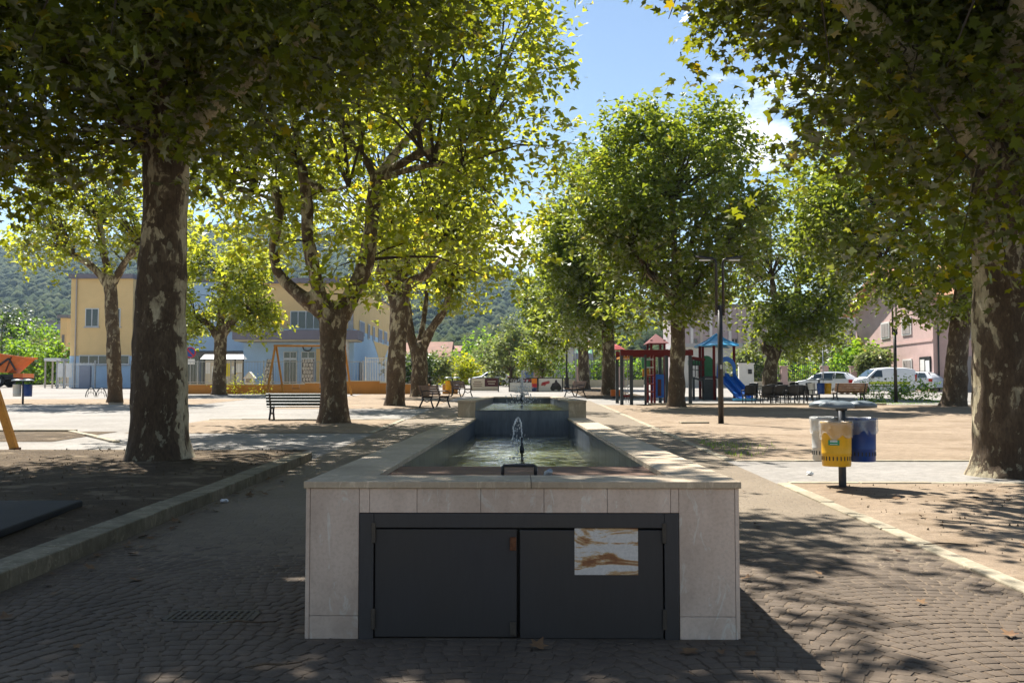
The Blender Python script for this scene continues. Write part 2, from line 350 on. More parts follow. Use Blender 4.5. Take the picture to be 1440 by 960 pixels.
# water: clear surface over the basin floor
m, t, b, out = newmat('water'); t.nodes.remove(b)
rp = math_(t, 'ADD', tnoise(t, pos(t, (1, .8, 1)), 7, 4, .6, .8), math_(t, 'MULTIPLY', tnoise(t, pos(t), 2.6, 3, .5, .5), 1.3))
bn = nd(t, 'ShaderNodeBump', {'Strength': .5, 'Distance': .03}); t.links.new(rp, bn.inputs['Height'])
tr = nd(t, 'ShaderNodeBsdfTransparent', {'Color': (.70, .76, .76, 1)}); gl = nd(t, 'ShaderNodeBsdfGlossy', {'Roughness': .04, 'Color': (1, 1, 1, 1)}); t.links.new(bn.outputs[0], gl.inputs['Normal'])
fr = nd(t, 'ShaderNodeFresnel', {'IOR': 1.33}); t.links.new(bn.outputs[0], fr.inputs['Normal'])
ms = nd(t, 'ShaderNodeMixShader'); t.links.new(fr.outputs[0], ms.inputs[0]); t.links.new(tr.outputs[0], ms.inputs[1]); t.links.new(gl.outputs[0], ms.inputs[2]); t.links.new(ms.outputs[0], out.inputs[0])
m, t, b, out = newmat('water_drop'); b.inputs['Base Color'].default_value = (.93, .95, .96, 1); b.inputs['Roughness'].default_value = .12; b.inputs['Transmission Weight'].default_value = .45; b.inputs['IOR'].default_value = 1.33
ground_mat('paving', (.25, .228, .203), (.355, .332, .303), .35, 60, .35, .012, .4)
ground_mat('earth_sand', (.265, .195, .132), (.385, .295, .208), .5, 70, .4, .025, .6, ((.16, .112, .068), 1.1, .6))
ground_mat('earth_dark', (.085, .058, .034), (.165, .118, .072), .9, 50, .5, .04, .8, ((.30, .23, .15), 2.0, .55))
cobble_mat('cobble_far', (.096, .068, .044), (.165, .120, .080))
mottle('cobble', (.096, .067, .043), (.168, .121, .080), 1.6, .85, .3, .006, 70, .35, objrand=.3)
mottle('joint_sand', (.12, .09, .06), (.20, .15, .10), 4, .95, .5, .01, 80, .5)
mottle('rubber_black', (.014, .013, .013), (.03, .027, .024), 2.5, .8, .5, .006, 120, .5)
mottle('grate_iron', (.04, .031, .022), (.085, .066, .046), 5, .6, .2, .004, 70, .4)
mottle('dead_leaf', (.12, .055, .022), (.30, .17, .07), 6, .8, .1, .002, 60, .3, objrand=.4)
mottle('twig_bark', (.05, .036, .024), (.10, .075, .05), 6, .9, .2, .01, 40, .4)
bark_mat('bark', None, .025, 1.25)
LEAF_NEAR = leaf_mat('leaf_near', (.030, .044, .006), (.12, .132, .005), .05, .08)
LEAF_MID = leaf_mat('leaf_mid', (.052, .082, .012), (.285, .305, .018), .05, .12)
LEAF_RIGHT = leaf_mat('leaf_right', (.062, .092, .016), (.17, .205, .012), .03, .2)
LEAF_HEDGE = leaf_mat('leaf_hedge', (.045, .10, .014), (.15, .24, .012), .02, .1)
LEAF_OLIVE = leaf_mat('leaf_olive', (.11, .125, .055), (.10, .13, .03), .03, .15)
LEAF_LIME = leaf_mat('leaf_lime', (.14, .16, .014), (.28, .30, .01), .05, .1)
LEAF_DARK = leaf_mat('leaf_dark', (.022, .045, .018), (.05, .08, .01), .01, .4)

# ------------------------------------------------------------------ ground
def sheet(name, poly, mat, dz, sub=None):
    """a sheet following the sloping ground; poly is a list of (x, y)"""
    mb = MB(); mb.add([(x, y, zg(y) + dz) for x, y in poly], [tuple(range(len(poly)))])
    o = mb.build(name, M[mat]); tag(o, kind='structure'); return o
mb = MB(); ys = [-60, 110, 400, 1500, 6000]
for y in ys: mb.v += [(-4000, y, zg(y)), (4000, y, zg(y))]
for i in range(len(ys) - 1): mb.f.append((2*i, 2*i+1, 2*i+3, 2*i+2))
tag(mb.build('ground', M['paving']), kind='structure')
XL, XR = -3.70, 3.54
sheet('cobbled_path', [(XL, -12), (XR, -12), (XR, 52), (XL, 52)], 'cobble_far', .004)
def rough_ground(name, x0, x1, y0, y1, mat, dz, step, amp, seed, hole=None):
    mb = MB(); nx = max(2, int((x1-x0)/step)); ny = max(2, int((y1-y0)/step))
    for j in range(ny + 1):
        for i in range(nx + 1):
            x = x0 + (x1-x0)*i/nx; y = y0 + (y1-y0)*j/ny
            e = min(1, min(x-x0, x1-x, y-y0, y1-y) / .6)
            n = mnoise.noise(Vector((x*.5, y*.5, seed))) * .6 + mnoise.noise(Vector((x*1.9, y*1.9, seed))) * .3 + mnoise.noise(Vector((x*5, y*5, seed))) * .13
            mb.v.append((x, y, zg(y) + dz + e * max(0, .5 + n) * amp))
    for j in range(ny):
        for i in range(nx):
            a = j*(nx+1)+i; mb.f.append((a, a+1, a+nx+2, a+nx+1))
    o = mb.build(name, M[mat], smooth=True); tag(o, kind='structure'); return o
rough_ground('earth_bed', XR + .02, 24, -6, 13.9, 'earth_sand', .01, .22, .05, 1.0)
rough_ground('earth_bed', XR + .02, 24, 17.5, 45.5, 'earth_sand', .008, .45, .03, 2.0)
rough_ground('earth_bed', -16, -3.97, -6, 18.6, 'earth_dark', .10, .22, .06, 3.0)
rough_ground('earth_bed', -10.0, XL - .05, 25.0, 31.8, 'earth_sand', .008, .3, .05, 4.0)
rough_ground('earth_bed', -24, -10.4, 22.0, 25.6, 'earth_dark', .008, .4, .05, 5.0)
rough_ground('earth_bed', -10.5, XL - .05, 41, 66, 'earth_sand', .006, .6, .03, 6.0)
rough_ground('earth_bed', -32, -15, 46, 55, 'earth_sand', .006, .6, .03, 6.5)
rough_ground('earth_bed', 3.7, 7.6, 56, 90, 'earth_dark', .006, .6, .05, 6.7)
tag(MB().add([(-90, 68.5, zg(68.5)+.005), (-9, 68.5, zg(68.5)+.005), (-9, 91, zg(91)+.005), (-90, 91, zg(91)+.005)], [(0,1,2,3)]).build('road', M['paving']), kind='structure')
# kerbs ------------------------------------------------------------------
def kerb(label, pts, width, h, seg, mat='kerb_stone', base=0.0, jit=.006):
    root = thing('kerb', label, 'kerb'); r = random.Random(len(label))
    (x0, y0), (x1, y1) = pts; L = math.hypot(x1-x0, y1-y0); n = max(1, round(L/seg)); ux, uy = (x1-x0)/L, (y1-y0)/L; px, py = -uy*width, ux*width
    for i in range(n):
        a, b2 = L*i/n + .004, L*(i+1)/n - .004; mb = MB(); q = []
        for t_ in (a, b2):
            for k in (0, 1):
                X = x0 + ux*t_ + px*k; Y = y0 + uy*t_ + py*k; q.append((X, Y, zg(Y) + base - .08))
        dz = r.uniform(-jit, jit); ox = r.uniform(-jit, jit)
        vs = [(x+ox, y, z) for x, y, z in q] + [(x+ox, y, z + .08 + h + dz + r.uniform(-.003, .003)) for x, y, z in q]
        mb.add(vs, [(0,1,3,2),(4,6,7,5),(0,2,6,4),(1,5,7,3),(0,4,5,1),(2,3,7,6)])
        mb.build('kerb_stone', M[mat], root, bevel=.012)
    return root
kerb('raised pale stone kerb running along the dark earth bed of the thick mottled tree', [(-3.70, -5), (-3.70, 17.6)], .29, .135, .95, 'kerb_mossy')
kerb('flush pale stone edging of the earth bed where the three waste baskets stand', [(XR + .16, -5), (XR + .16, 13.9)], .17, .022, 1.0)
kerb('pale stone edging along the cross path behind the three waste baskets', [(XR + .17, 13.9), (13.5, 13.9)], .15, .022, 1.0)
kerb('pale stone edging of the sandy ground by the twin lamp post, along the fountain path', [(XR + .16, 17.5), (XR + .16, 46)], .16, .018, 1.0)
kerb('pale stone edging of the sandy ground facing the cross path', [(XR + .17, 17.35), (16, 17.35)], .15, .018, 1.0)
kerb('pale stone edging around the sandy bed under the forked tree', [(-10.0, 31.8), (-3.8, 31.8)], .15, .03, 1.0)
kerb('pale stone edging of the forked tree bed beside the fountain path', [(-3.70, 25.0), (-3.70, 31.8)], .15, .03, 1.0)
kerb('worn stone edging of the small dark bed near the orange swing leg', [(-24, 25.6), (-11.5, 25.6)], .15, .05, 1.0)
kerb('worn slanting stone edging of the small dark bed facing the thick mottled trunk', [(-8.8, 21.8), (-11.5, 25.55)], .15, .05, 1.0)
# cobbles ------------------------------------------------------------------
def cobbles():
    r = random.Random(3); root = bpy.data.objects.get('cobbled_path'); items = []
    row = 0; y = 4.1
    TX = 1.30
    while y < 9.6:
        x = XL + .03 + r.uniform(0, .06)
        while x < XR - .12:
            s = r.uniform(.082, .112); u = (x + s/2 + 40) % 1.5 / 1.5 * 2 - 1
            yy = y + .26 * (1 - u*u) ; ang = math.atan2(-.26 * 2 * u / .75, 1)
            cx = x + s/2
            sink = max(0, min(1, (yy - 6.6) / 2.6)) * .0095
            if not (-TX < cx < TX and yy > 5.86) and not (abs(cx + 1.98) < .31 and abs(yy - 6.42) < .16): items.append((cx, yy, s * 1.0, r.uniform(.096, .105), ang + r.uniform(-.09, .09), r.uniform(-.0012, .0012) - .003 - sink * .7))
            x += s + .008
        y += .104; row += 1
    def stone(w_, h_, r2):
        c = []
        for sx, sy in ((-1,-1),(1,-1),(1,1),(-1,1)):
            c.append((sx*w_/2*r2.uniform(.84,1), sy*h_/2*r2.uniform(.84,1)))
        top = [(x*.95, y*.95, .0092 + r2.uniform(-.0006,.0006)) for x, y in c]; mid = [(x, y, .0080) for x, y in c]; low = [(x, y, 0) for x, y in c]
        return low + mid + top, [(8,9,10,11)] + [(i,(i+1)%4,(i+1)%4+4,i+4) for i in range(4)] + [(i+4,(i+1)%4+4,(i+1)%4+8,i+8) for i in range(4)]
    items.sort(key=lambda q: q[1]); vis = [q for q in items if abs(q[0]) < q[1]*.56 and q[1] > 4.72]
    near = set(id(q) for q in vis[:300]); var = []
    for k in range(8):
        v, f = stone(.094, .091, r); var.append(MB().add(v, f).mesh('paving_stone', M['cobble'], True))
    rest = MB()
    for q in items:
        x, y, w_, h_, a, dz = q
        if id(q) in near:
            link('paving_stone', r.choice(var), root, (x, y, zg(y) + .003 + dz), (math.atan(SLOPE) + r.uniform(-.03,.03), r.uniform(-.03,.03), a), (w_/.094, h_/.091, 1))
        else:
            v, f = stone(w_, h_, r); ca, sa = math.cos(a), math.sin(a)
            rest.add([(x + px*ca - py*sa, y + px*sa + py*ca, zg(y + px*sa + py*ca) + .003 + dz + pz) for px, py, pz in v], f)
    o = rest.build('paving_stones', M['cobble'], root, smooth=True); o['kind'] = 'stuff'
cobbles()

# ------------------------------------------------------------------ fountain
FX = 1.275; FY0 = 5.9; H1 = .92; Y2 = 21.2; Y3 = 33.2; H2 = 1.27; CW = .36
ft = thing('fountain', 'long stone fountain of two stepped blue-lined basins with grey metal doors in front', 'fountain', (0, FY0, 0))
def fbox(name, x0, x1, y0, y1, z0, z1, mat, parent=ft, bevel=.004):
    return MB().box(x0, x1, y0 - FY0, y1 - FY0, z0, z1).build(name, M[mat], parent, bevel=bevel)
def fx(u): return (u / 2.286 + 420 - 734) / (1400 / 5.9)
def fz(v): return 0.0 + (892 - (v / 2.286 + 560)) / (1400 / 5.9)
# core walls (behind the cladding)
fbox('core_wall', -FX + .03, -1.0, 6.36, Y2, -.15, H1 - .045, 'travertine', bevel=0)
fbox('core_wall', 1.0, FX - .03, 6.36, Y2, -.15, H1 - .045, 'travertine', bevel=0)
# side cladding slabs
n = 13
for s in (-1, 1):
    for i in range(n):
        a = FY0 + (Y2 - FY0) * i / n + .002; b2 = FY0 + (Y2 - FY0) * (i+1) / n - .002
        fbox('side_panel', min(s*FX, s*(FX-.024)), max(s*FX, s*(FX-.024)), a, b2, zg(a) - .06 if i else -.02, H1 - .04, 'travertine')
# front cladding
fr_l, fr_r, fr_t = fx(197), fx(1218), fz(360)
jl = fx(28); jr = fx(1395)
topj = [fx(v) for v in (197, 230, 382, 586, 788, 990, 1192)]
def front(x0, x1, z0, z1): fbox('front_panel', x0 + .0012, x1 - .0012, FY0 + .004, FY0 + .03, z0 + .0012, z1 - .0012, 'travertine', bevel=.002)
zt = H1 - .041
front(-FX + .025, fr_l, fz(685), zt); front(-FX + .025, fr_l, -.02, fz(685))
front(fr_r, FX - .025, fz(686), zt); front(fr_r, FX - .025, -.02, fz(686))
for a, b2 in zip(topj[:-1], topj[1:]): front(a, b2, fr_t, zt)
front(topj[-1], fr_r, fr_t, zt)
fbox('cabinet_interior', fr_l, fr_r, FY0 + .12, FY0 + .14, 0, fr_t, 'dark_iron', bevel=0)
# door frame and doors
fw = .087; fm = 'frame_paint'
fbox('door_frame', fr_l + .002, fr_l + fw, FY0 - .004, FY0 + .05, 0, fr_t - .002, fm)
fbox('door_frame', fr_r - fw, fr_r - .002, FY0 - .004, FY0 + .05, 0, fr_t - .002, fm)
fbox('door_frame', fr_l + fw + .0015, fr_r - fw - .0015, FY0 - .004, FY0 + .05, fr_t - fw, fr_t - .002, fm)
dt = fr_t - fw - .008; mid = fx(706)
dl = fbox('door', fr_l + fw + .006, mid - .009, FY0 + .012, FY0 + .035, .012, dt, 'door_paint')
dr = fbox('door', mid + .009, fr_r - fw - .008, FY0 + .006, FY0 + .03, .006, dt - .004, 'door_paint')
dr['label'] = 'dark metal door leaf with a rusted enamel plate'
pl = fbox('plate', fx(885), fx(1087), FY0 + .002, FY0 + .006, fz(555), fz(408), 'enamel_rusty', dr, bevel=.001)
for z in (.62, .12):
    fbox('hinge', fr_l + fw - .012, fr_l + fw + .012, FY0 - .012, FY0 + .012, z - .06, z + .06, 'grate_iron', dl, .004)
    fbox('hinge', fr_r - fw - .014, fr_r - fw + .01, FY0 - .012, FY0 + .006, z - .06, z + .06, 'grate_iron', dr, .004)
fbox('latch', mid - .05, mid - .012, FY0 - .006, FY0 + .012, fz(478), fz(436), 'rust', dl, .003)
fbox('latch', mid - .05, mid - .012, FY0 - .006, FY0 + .012, fz(745), fz(702), 'grate_iron', dl, .003)
# copings: front, then slabs along both sides
ov = .012
fbox('coping_slab', -FX - ov, fx(747) - .001, FY0 - ov, 6.34, H1 - .04, H1, 'coping_stone')
fbox('coping_slab', fx(747) + .001, FX + ov, FY0 - ov, 6.34, H1 - .04, H1, 'coping_stone')
n = 12
for s in (-1, 1):
    for i in range(n):
        a = 6.342 + (Y2 - .002 - 6.342) * i / n; b2 = 6.342 + (Y2 - .002 - 6.342) * (i+1) / n - .002
        fbox('coping_slab', min(s*(FX+ov), s*(FX-CW)), max(s*(FX+ov), s*(FX-CW)), a, b2, H1 - .04, H1 + .0006*(i % 3), 'coping_stone')
IX = FX - CW + .02
# basin lining: upright tiles on both inner walls
n = 26
for s in (-1, 1):
    for i in range(n):
        a = 7.5 + (Y2 - 7.5) * i / n; b2 = 7.5 + (Y2 - 7.5) * (i+1) / n - .006
        fbox('basin_tile', min(s*IX, s*(IX+.03)), max(s*IX, s*(IX+.03)), a, b2, .42, H1 - .042, 'basin_tile', bevel=.002)
fbox('basin_floor', -1.0, 1.0, 7.4, Y2, .36, .42, 'basin_floor', bevel=0)
fbox('front_wall', -1.0, 1.0, 7.46, 7.52, .3, H1 - .05, 'basin_tile', bevel=0)
# rusted cover over the pump box
lid = fbox('cover', -IX + .01, IX - .01, 6.345, 7.55, H1 - .062, H1 - .035, 'lid_rust', bevel=.004)
hb = MB(); hx0, hx1 = (707 - 734) / 218, (753 - 734) / 218
hb.tube([(hx0, .53, H1 - .04), (hx0, .53, H1 + .045), (hx0 + .01, .53, H1 + .055), (hx1 - .01, .53, H1 + .055), (hx1, .53, H1 + .045), (hx1, .53, H1 - .04)], .011, 8)
hb.build('handle', M['dark_iron'], lid, smooth=True)
tp = MB(); tp.tube([(.165, .56, H1 - .04), (.165, .56, H1), (.18, .50, H1 + .02)], [.03, .026, .018], 8); tp.build('tap', M['galvanised'], lid, smooth=True)
# weir, upper basin
WZ = 1.075
fbox('weir', -IX - .005, IX + .005, 20.0, 20.28, .3, WZ - .012, 'basin_tile')
fbox('core_wall', -FX + .03, -1.0, Y2 - .3, Y3, 0, H2 - .045, 'travertine', bevel=0)
fbox('core_wall', 1.0, FX - .03, Y2 - .3, Y3, 0, H2 - .045, 'travertine', bevel=0)
for s in (-1, 1):
    fbox('end_block', min(s*(FX+.01), s*(IX+.003)), max(s*(FX+.01), s*(IX+.003)), 20.0, Y2, .7, H2 - .042, 'end_block_stone')
    n = 10
    for i in range(n):
        a = 19.98 + (Y3 - 19.98) * i / n; b2 = 19.98 + (Y3 - 19.98) * (i+1) / n - .003
        fbox('coping_slab', min(s*(FX+.02), s*(FX-CW)), max(s*(FX+.02), s*(FX-CW)), a, b2, H2 - .04, H2, 'coping_stone')
        fbox('side_panel', min(s*FX, s*(FX-.024)), max(s*FX, s*(FX-.024)), max(a, Y2 + .003), b2, zg(a) - .06, H2 - .042, 'travertine')
    n = 20
    for i in range(n):
        a = 20.3 + (Y3 - .4 - 20.3) * i / n; b2 = 20.3 + (Y3 - .4 - 20.3) * (i+1) / n - .006
        fbox('basin_tile', min(s*IX, s*(IX+.03)), max(s*IX, s*(IX+.03)), a, b2, .8, H2 - .042, 'basin_tile', bevel=.002)
fbox('end_wall', -IX, IX, Y3 - .4, Y3 - .36, .6, H2 - .042, 'basin_tile')
fbox('end_wall', -FX, FX, Y3 - .03, Y3, .4, H2 - .042, 'travertine')
fbox('coping_slab', -FX - .02, FX + .02, Y3 - .4, Y3 + .02, H2 - .038, H2 + .002, 'coping_stone')
fbox('basin_floor', -1.0, 1.0, 20.1, Y3 - .2, .72, .78, 'basin_floor', bevel=0)
# nozzles
PN = P(731, 645, 12.8); NZ = .60
nz = MB(); nz.tube([(0.0, 12.8 - FY0, .42), (0.0, 12.8 - FY0, .86)], .014, 8); nz.lathe([(.03, .0), (.03, .05), (.02, .09)], 8, (0.0, 12.8 - FY0, .66)); nz.build('nozzle', M['dark_iron'], ft, smooth=True)
nz = MB(); nz.tube([(0, 26.5 - FY0, .78), (0, 26.5 - FY0, 1.42)], .02, 8); nz.lathe([(.045, 0), (.05, .12), (.03, .2)], 8, (0, 26.5 - FY0, 1.2)); nz.build('nozzle', M['dark_iron'], ft, smooth=True)
def water(name, x0, x1, y0, y1, z, jx, jy, amp):
    mb = MB(); st = .075; nx = int((x1-x0)/st); ny = int((y1-y0)/st)
    for j in range(ny+1):
        for i in range(nx+1):
            x = x0 + (x1-x0)*i/nx; y = y0 + (y1-y0)*j/ny; d = math.hypot(x-jx, y-jy)
            h = mnoise.noise(Vector((x*3.2, y*2.4, 1))) + .6*mnoise.noise(Vector((x*6.5, y*5.2, 4))) + .9*math.sin(d*19)*math.exp(-d*.55)
            mb.v.append((x, y, z + amp*h))
    for j in range(ny):
        for i in range(nx): a = j*(nx+1)+i; mb.f.append((a, a+1, a+nx+2, a+nx+1))
    tag(mb.build(name, M['water'], smooth=True), kind='structure')
water('water', -IX, IX, 7.52, 20.0, NZ, 0, 12.8, .011); water('water', -IX, IX, 20.0, Y3 - .4, WZ, 0, 26.5, .008)
def jet(label, x, y, z0, h, lean, ndrop, spread, zsurf, seed, dropr=.012):
    r = random.Random(seed); mb = MB()
    m = 22; up = []; rad = []
    for i in range(m):
        t_ = i / (m-1); up.append((x + lean*t_**2 + r.uniform(-.006, .006), y + r.uniform(-.006, .006), z0 + h * (1 - (1-t_)**1.6))); rad.append((.011 + .012*t_*r.uniform(.4, 1.7))*dropr/.011)
    mb.tube(up, rad, 7)
    dn = []; rad = []
    for i in range(16):
        t_ = i / 15; dn.append((x + lean + lean*1.6*t_ + r.uniform(-.01,.01), y - .05*t_ + r.uniform(-.01,.01), z0 + h*(1 - t_*t_*1.15))); rad.append(.02*r.uniform(.3,1.3)*dropr/.012)
    mb.tube(dn, rad, 6)
    ico = bmesh.new(); bmesh.ops.create_icosphere(ico, subdivisions=1, radius=1); iv = [v.co.copy() for v in ico.verts]; ifc = [tuple(v.index for v in f.verts) for f in ico.faces]; ico.free()
    for i in range(ndrop):
        a = r.uniform(0, 6.28); q = abs(r.gauss(0, spread)); zz = zsurf + (z0 + h*1.02 - zsurf) * r.random()**.8 * max(.1, 1 - q/(spread*3.2)); s = dropr * r.uniform(.3, 1.25)
        c = Vector((x + lean*1.2 + q*math.cos(a), y + q*math.sin(a), zz)); st = r.uniform(1, 2.4)
        mb.add([c + Vector((v.x*s, v.y*s, v.z*s*st)) for v in iv], ifc)
    for i in range(50):
        a = r.uniform(0, 6.28); q = abs(r.gauss(0, spread*1.1)); s = dropr*r.uniform(.6, 1.8); c = Vector((x + lean*1.8 + q*math.cos(a), y + q*math.sin(a), zsurf + .004))
        mb.add([c + Vector((v.x*s*1.8, v.y*s*1.8, v.z*s*.6)) for v in iv], ifc)
    tag(mb.build('water_jet', M['water_drop'], smooth=True), label, 'water jet', kind='stuff')
jet('short splashing water jet above the black nozzle in the lower basin', 0, 12.8, .86, .25, -.05, 110, .10, NZ, 11, .006)
jet('tall thin water jet with scattered drops in the upper basin', 0, 26.5, 1.42, .56, .006, 420, .22, WZ, 12, .0145)
# ------------------------------------------------------------------ trees
BIG = [(0,.02),(.22,-.05),(.48,.08),(.30,.25),(.56,.58),(.20,.55),(0,1),(-.20,.55),(-.56,.58),(-.30,.25),(-.48,.08),(-.22,-.05)]
MID = [(0,0),(.46,.10),(.30,.42),(0,1),(-.30,.42),(-.46,.10)]
TINY = [(0,0),(.42,.4),(0,1),(-.42,.4)]
def leaf_template(kind):
    pts = {'big': BIG, 'mid': MID, 'tiny': TINY}[kind]; n = len(pts)
    z = [-.30 * (x*x + (y-.35)**2) + .16*abs(x) for x, y in pts]
    if kind == 'big':
        v = np.array([(x, y, zz) for (x, y), zz in zip(pts, z)] + [(0, .35, .03)]); f = [(i, (i+1) % n, n) for i in range(n)]
    elif kind == 'mid':
        v = np.array([(x, y, zz) for (x, y), zz in zip(pts, z)]); f = [(0,1,2),(0,2,3),(0,3,4),(0,4,5)]
    else:
        v = np.array([(x, y, zz) for (x, y), zz in zip(pts, z)]); f = [(0,1,2),(0,2,3)]
    v[:, 1] -= 0
    return v, np.array(f)
def frames(n, r, outward, droop=.35, tilt=.75):
    """leaf frames: y axis = tip direction, z axis = upper side"""
    tipd = r.normal(0, .75, (n, 3)); tipd += outward * .7; tipd[:, 2] = tipd[:, 2] * .55 - droop
    tipd /= np.linalg.norm(tipd, axis=1, keepdims=True) + 1e-9
    nz = r.normal(0, tilt * .6, (n, 3)); nz[:, 2] += 1
    nz -= tipd * np.sum(nz * tipd, axis=1, keepdims=True); nz /= np.linalg.norm(nz, axis=1, keepdims=True) + 1e-9
    x = np.cross(tipd, nz)
    return np.stack([x, tipd, nz], axis=2)
def leaf_mesh(name, P_, Fm, S, kind, mat):
    v, f = leaf_template(kind); n = len(P_); k = len(v)
    cu = np.random.default_rng(n).uniform(-.4, 2.6, n); sk = np.random.default_rng(n+1).normal(0, .22, n); vl = np.repeat(v[None], n, 0); vl[:, :, 2] *= cu[:, None]; vl[:, :, 0] += vl[:, :, 1]*sk[:, None]; vl[:, :, 2] += vl[:, :, 0]*sk[:, None]
    V = np.einsum('nij,nkj->nki', Fm, vl) * S[:, None, None] + P_[:, None, :]
    F = (f[None] + (np.arange(n) * k)[:, None, None]).reshape(-1, 3)
    me = bpy.data.meshes.new(name); me.vertices.add(n*k); me.vertices.foreach_set('co', V.reshape(-1).astype(np.float32))
    nf = len(F); me.loops.add(nf*3); me.loops.foreach_set('vertex_index', F.reshape(-1).astype(np.int32)); me.polygons.add(nf)
    me.polygons.foreach_set('loop_start', np.arange(0, nf*3, 3, dtype=np.int32)); me.polygons.foreach_set('loop_total', np.full(nf, 3, np.int32))
    me.polygons.foreach_set('use_smooth', np.ones(nf, bool))
    me.update(calc_edges=True); me.materials.append(mat); return me
def crown_points(seed, c, rad, ntwig, per, size, shell=.5, lump=.22, gap=-.12, bottom=None, bias=None, lscale=.38):
    r = np.random.default_rng(seed); c = np.array(c, float); rad = np.array(rad, float)
    pts = []; tries = 0
    while len(pts) < ntwig and tries < ntwig * 14:
        tries += 1
        d = r.normal(size=3); d /= np.linalg.norm(d)
        q = shell + (1 - shell) * r.random() ** .6
        k = 1 + lump * 1.6 * mnoise.noise(Vector(tuple(d * 2.3 + seed))) + lump * .9 * mnoise.noise(Vector(tuple(d * 5.5 + seed)))
        p = c + d * rad * q * k
        if bottom is not None and p[2] < bottom + .8 * mnoise.noise(Vector((p[0]*.6, p[1]*.6, seed))): continue
        if mnoise.noise(Vector(tuple(p * lscale + seed * 1.7))) < gap: continue
        pts.append((p, d))
    P_ = []; O = []
    for p, d in pts:
        dr = d * .55 + r.normal(0, .55, 3); dr[2] += .25; dr /= np.linalg.norm(dr)
        L = r.uniform(.5, 1.15)
        for i in range(per):
            t_ = r.random(); P_.append(p + dr * L * t_ + r.normal(0, .13, 3)); O.append(dr)
    P_ = np.array(P_); O = np.array(O); n = len(P_)
    S = size * r.uniform(.6, 1.15, n)
    return P_, frames(n, r, O), S, pts
def skeleton_mesh(name, chains, mat, voxel=.06, seed=0, flare=None, amp=.05):
    """thick limbs fused into one skin"""
    mb = MB()
    for pts, rad in chains:
        # resample smoothly
        pts = [Vector(p) for p in pts]; P2 = []; R2 = []
        for i in range(len(pts) - 1):
            p0 = pts[max(i-1, 0)]; p1 = pts[i]; p2 = pts[i+1]; p3 = pts[min(i+2, len(pts)-1)]
            m = max(2, int((p2-p1).length / .22))
            for k in range(m):
                t_ = k / m; P2.append(.5*((2*p1) + (p2-p0)*t_ + (2*p0-5*p1+4*p2-p3)*t_*t_ + (3*p1-p0-3*p2+p3)*t_**3)); R2.append(rad[i] + (rad[i+1]-rad[i])*t_)
        P2.append(pts[-1]); R2.append(rad[-1])
        mb.tube(P2, R2, 14)
        if len(P2) > 2: mb.add(*ball(P2[-1], R2[-1] * 1.0))
    o = mb.build(name, mat)
    m = o.modifiers.new('r', 'REMESH'); m.mode = 'VOXEL'; m.voxel_size = voxel
    s = o.modifiers.new('s', 'SMOOTH'); s.factor = .5; s.iterations = 3
    dg = bpy.context.evaluated_depsgraph_get(); me = bpy.data.meshes.new_from_object(o.evaluated_get(dg)); bpy.data.objects.remove(o)
    n = len(me.vertices); co = np.empty(n*3, np.float32); me.vertices.foreach_get('co', co); co = co.reshape(-1, 3)
    no = np.empty(n*3, np.float32); me.vertices.foreach_get('normal', no); no = no.reshape(-1, 3)
    d = np.array([mnoise.noise(Vector((p[0]*1.6, p[1]*1.6, p[2]*.9 + seed))) * amp + mnoise.noise(Vector((p[0]*5, p[1]*5, p[2]*3 + seed))) * amp * .45 for p in co.tolist()], np.float32)
    co = co + no * d[:, None]
    me.vertices.foreach_set('co', co.reshape(-1)); me.polygons.foreach_set('use_smooth', [True]*len(me.polygons)); me.update()
    if not me.materials: me.materials.append(mat)
    return me
def ball(c, r, n=8):
    vs = [(c[0], c[1], c[2]-r)]; fs = []
    for j in range(1, 5):
        a = -math.pi/2 + math.pi*j/5
        for k in range(n): vs.append((c[0]+r*math.cos(a)*math.cos(2*math.pi*k/n), c[1]+r*math.cos(a)*math.sin(2*math.pi*k/n), c[2]+r*math.sin(a)))
    vs.append((c[0], c[1], c[2]+r)); e = len(vs)-1
    for k in range(n):
        fs.append((0, 1+(k+1)%n, 1+k)); fs.append((e, 1+3*n+k, 1+3*n+(k+1)%n))
        for j in range(3): a = 1+j*n+k; b = 1+j*n+(k+1)%n; fs.append((a, b, b+n, a+n))
    return vs, fs
def twig_mesh(name, ends, pts, r, nb, mat, rad=(.055, .012)):
    """thin branches from the limb ends out to foliage clusters"""
    mb = MB(); sel = r.sample(range(len(pts)), min(nb, len(pts)))
    for i in sel:
        p = Vector(tuple(pts[i][0])); e = min(ends, key=lambda q: (Vector(q) - p).length + r.uniform(0, 1.0)); e = Vector(e); L = (p-e).length
        m = e.lerp(p, .5) + Vector((r.uniform(-.3,.3), r.uniform(-.3,.3), .06*L + r.uniform(-.1,.2)))
        k = min(1.4, .5 + L/5)
        mb.tube([e, e.lerp(m, .55) + Vector((0,0,.05)), m, m.lerp(p, .6), p], [rad[0]*k, rad[0]*.75*k, rad[0]*.5*k, rad[0]*.33*k, rad[1]], 5, False)
    return mb.mesh(name, mat, True)
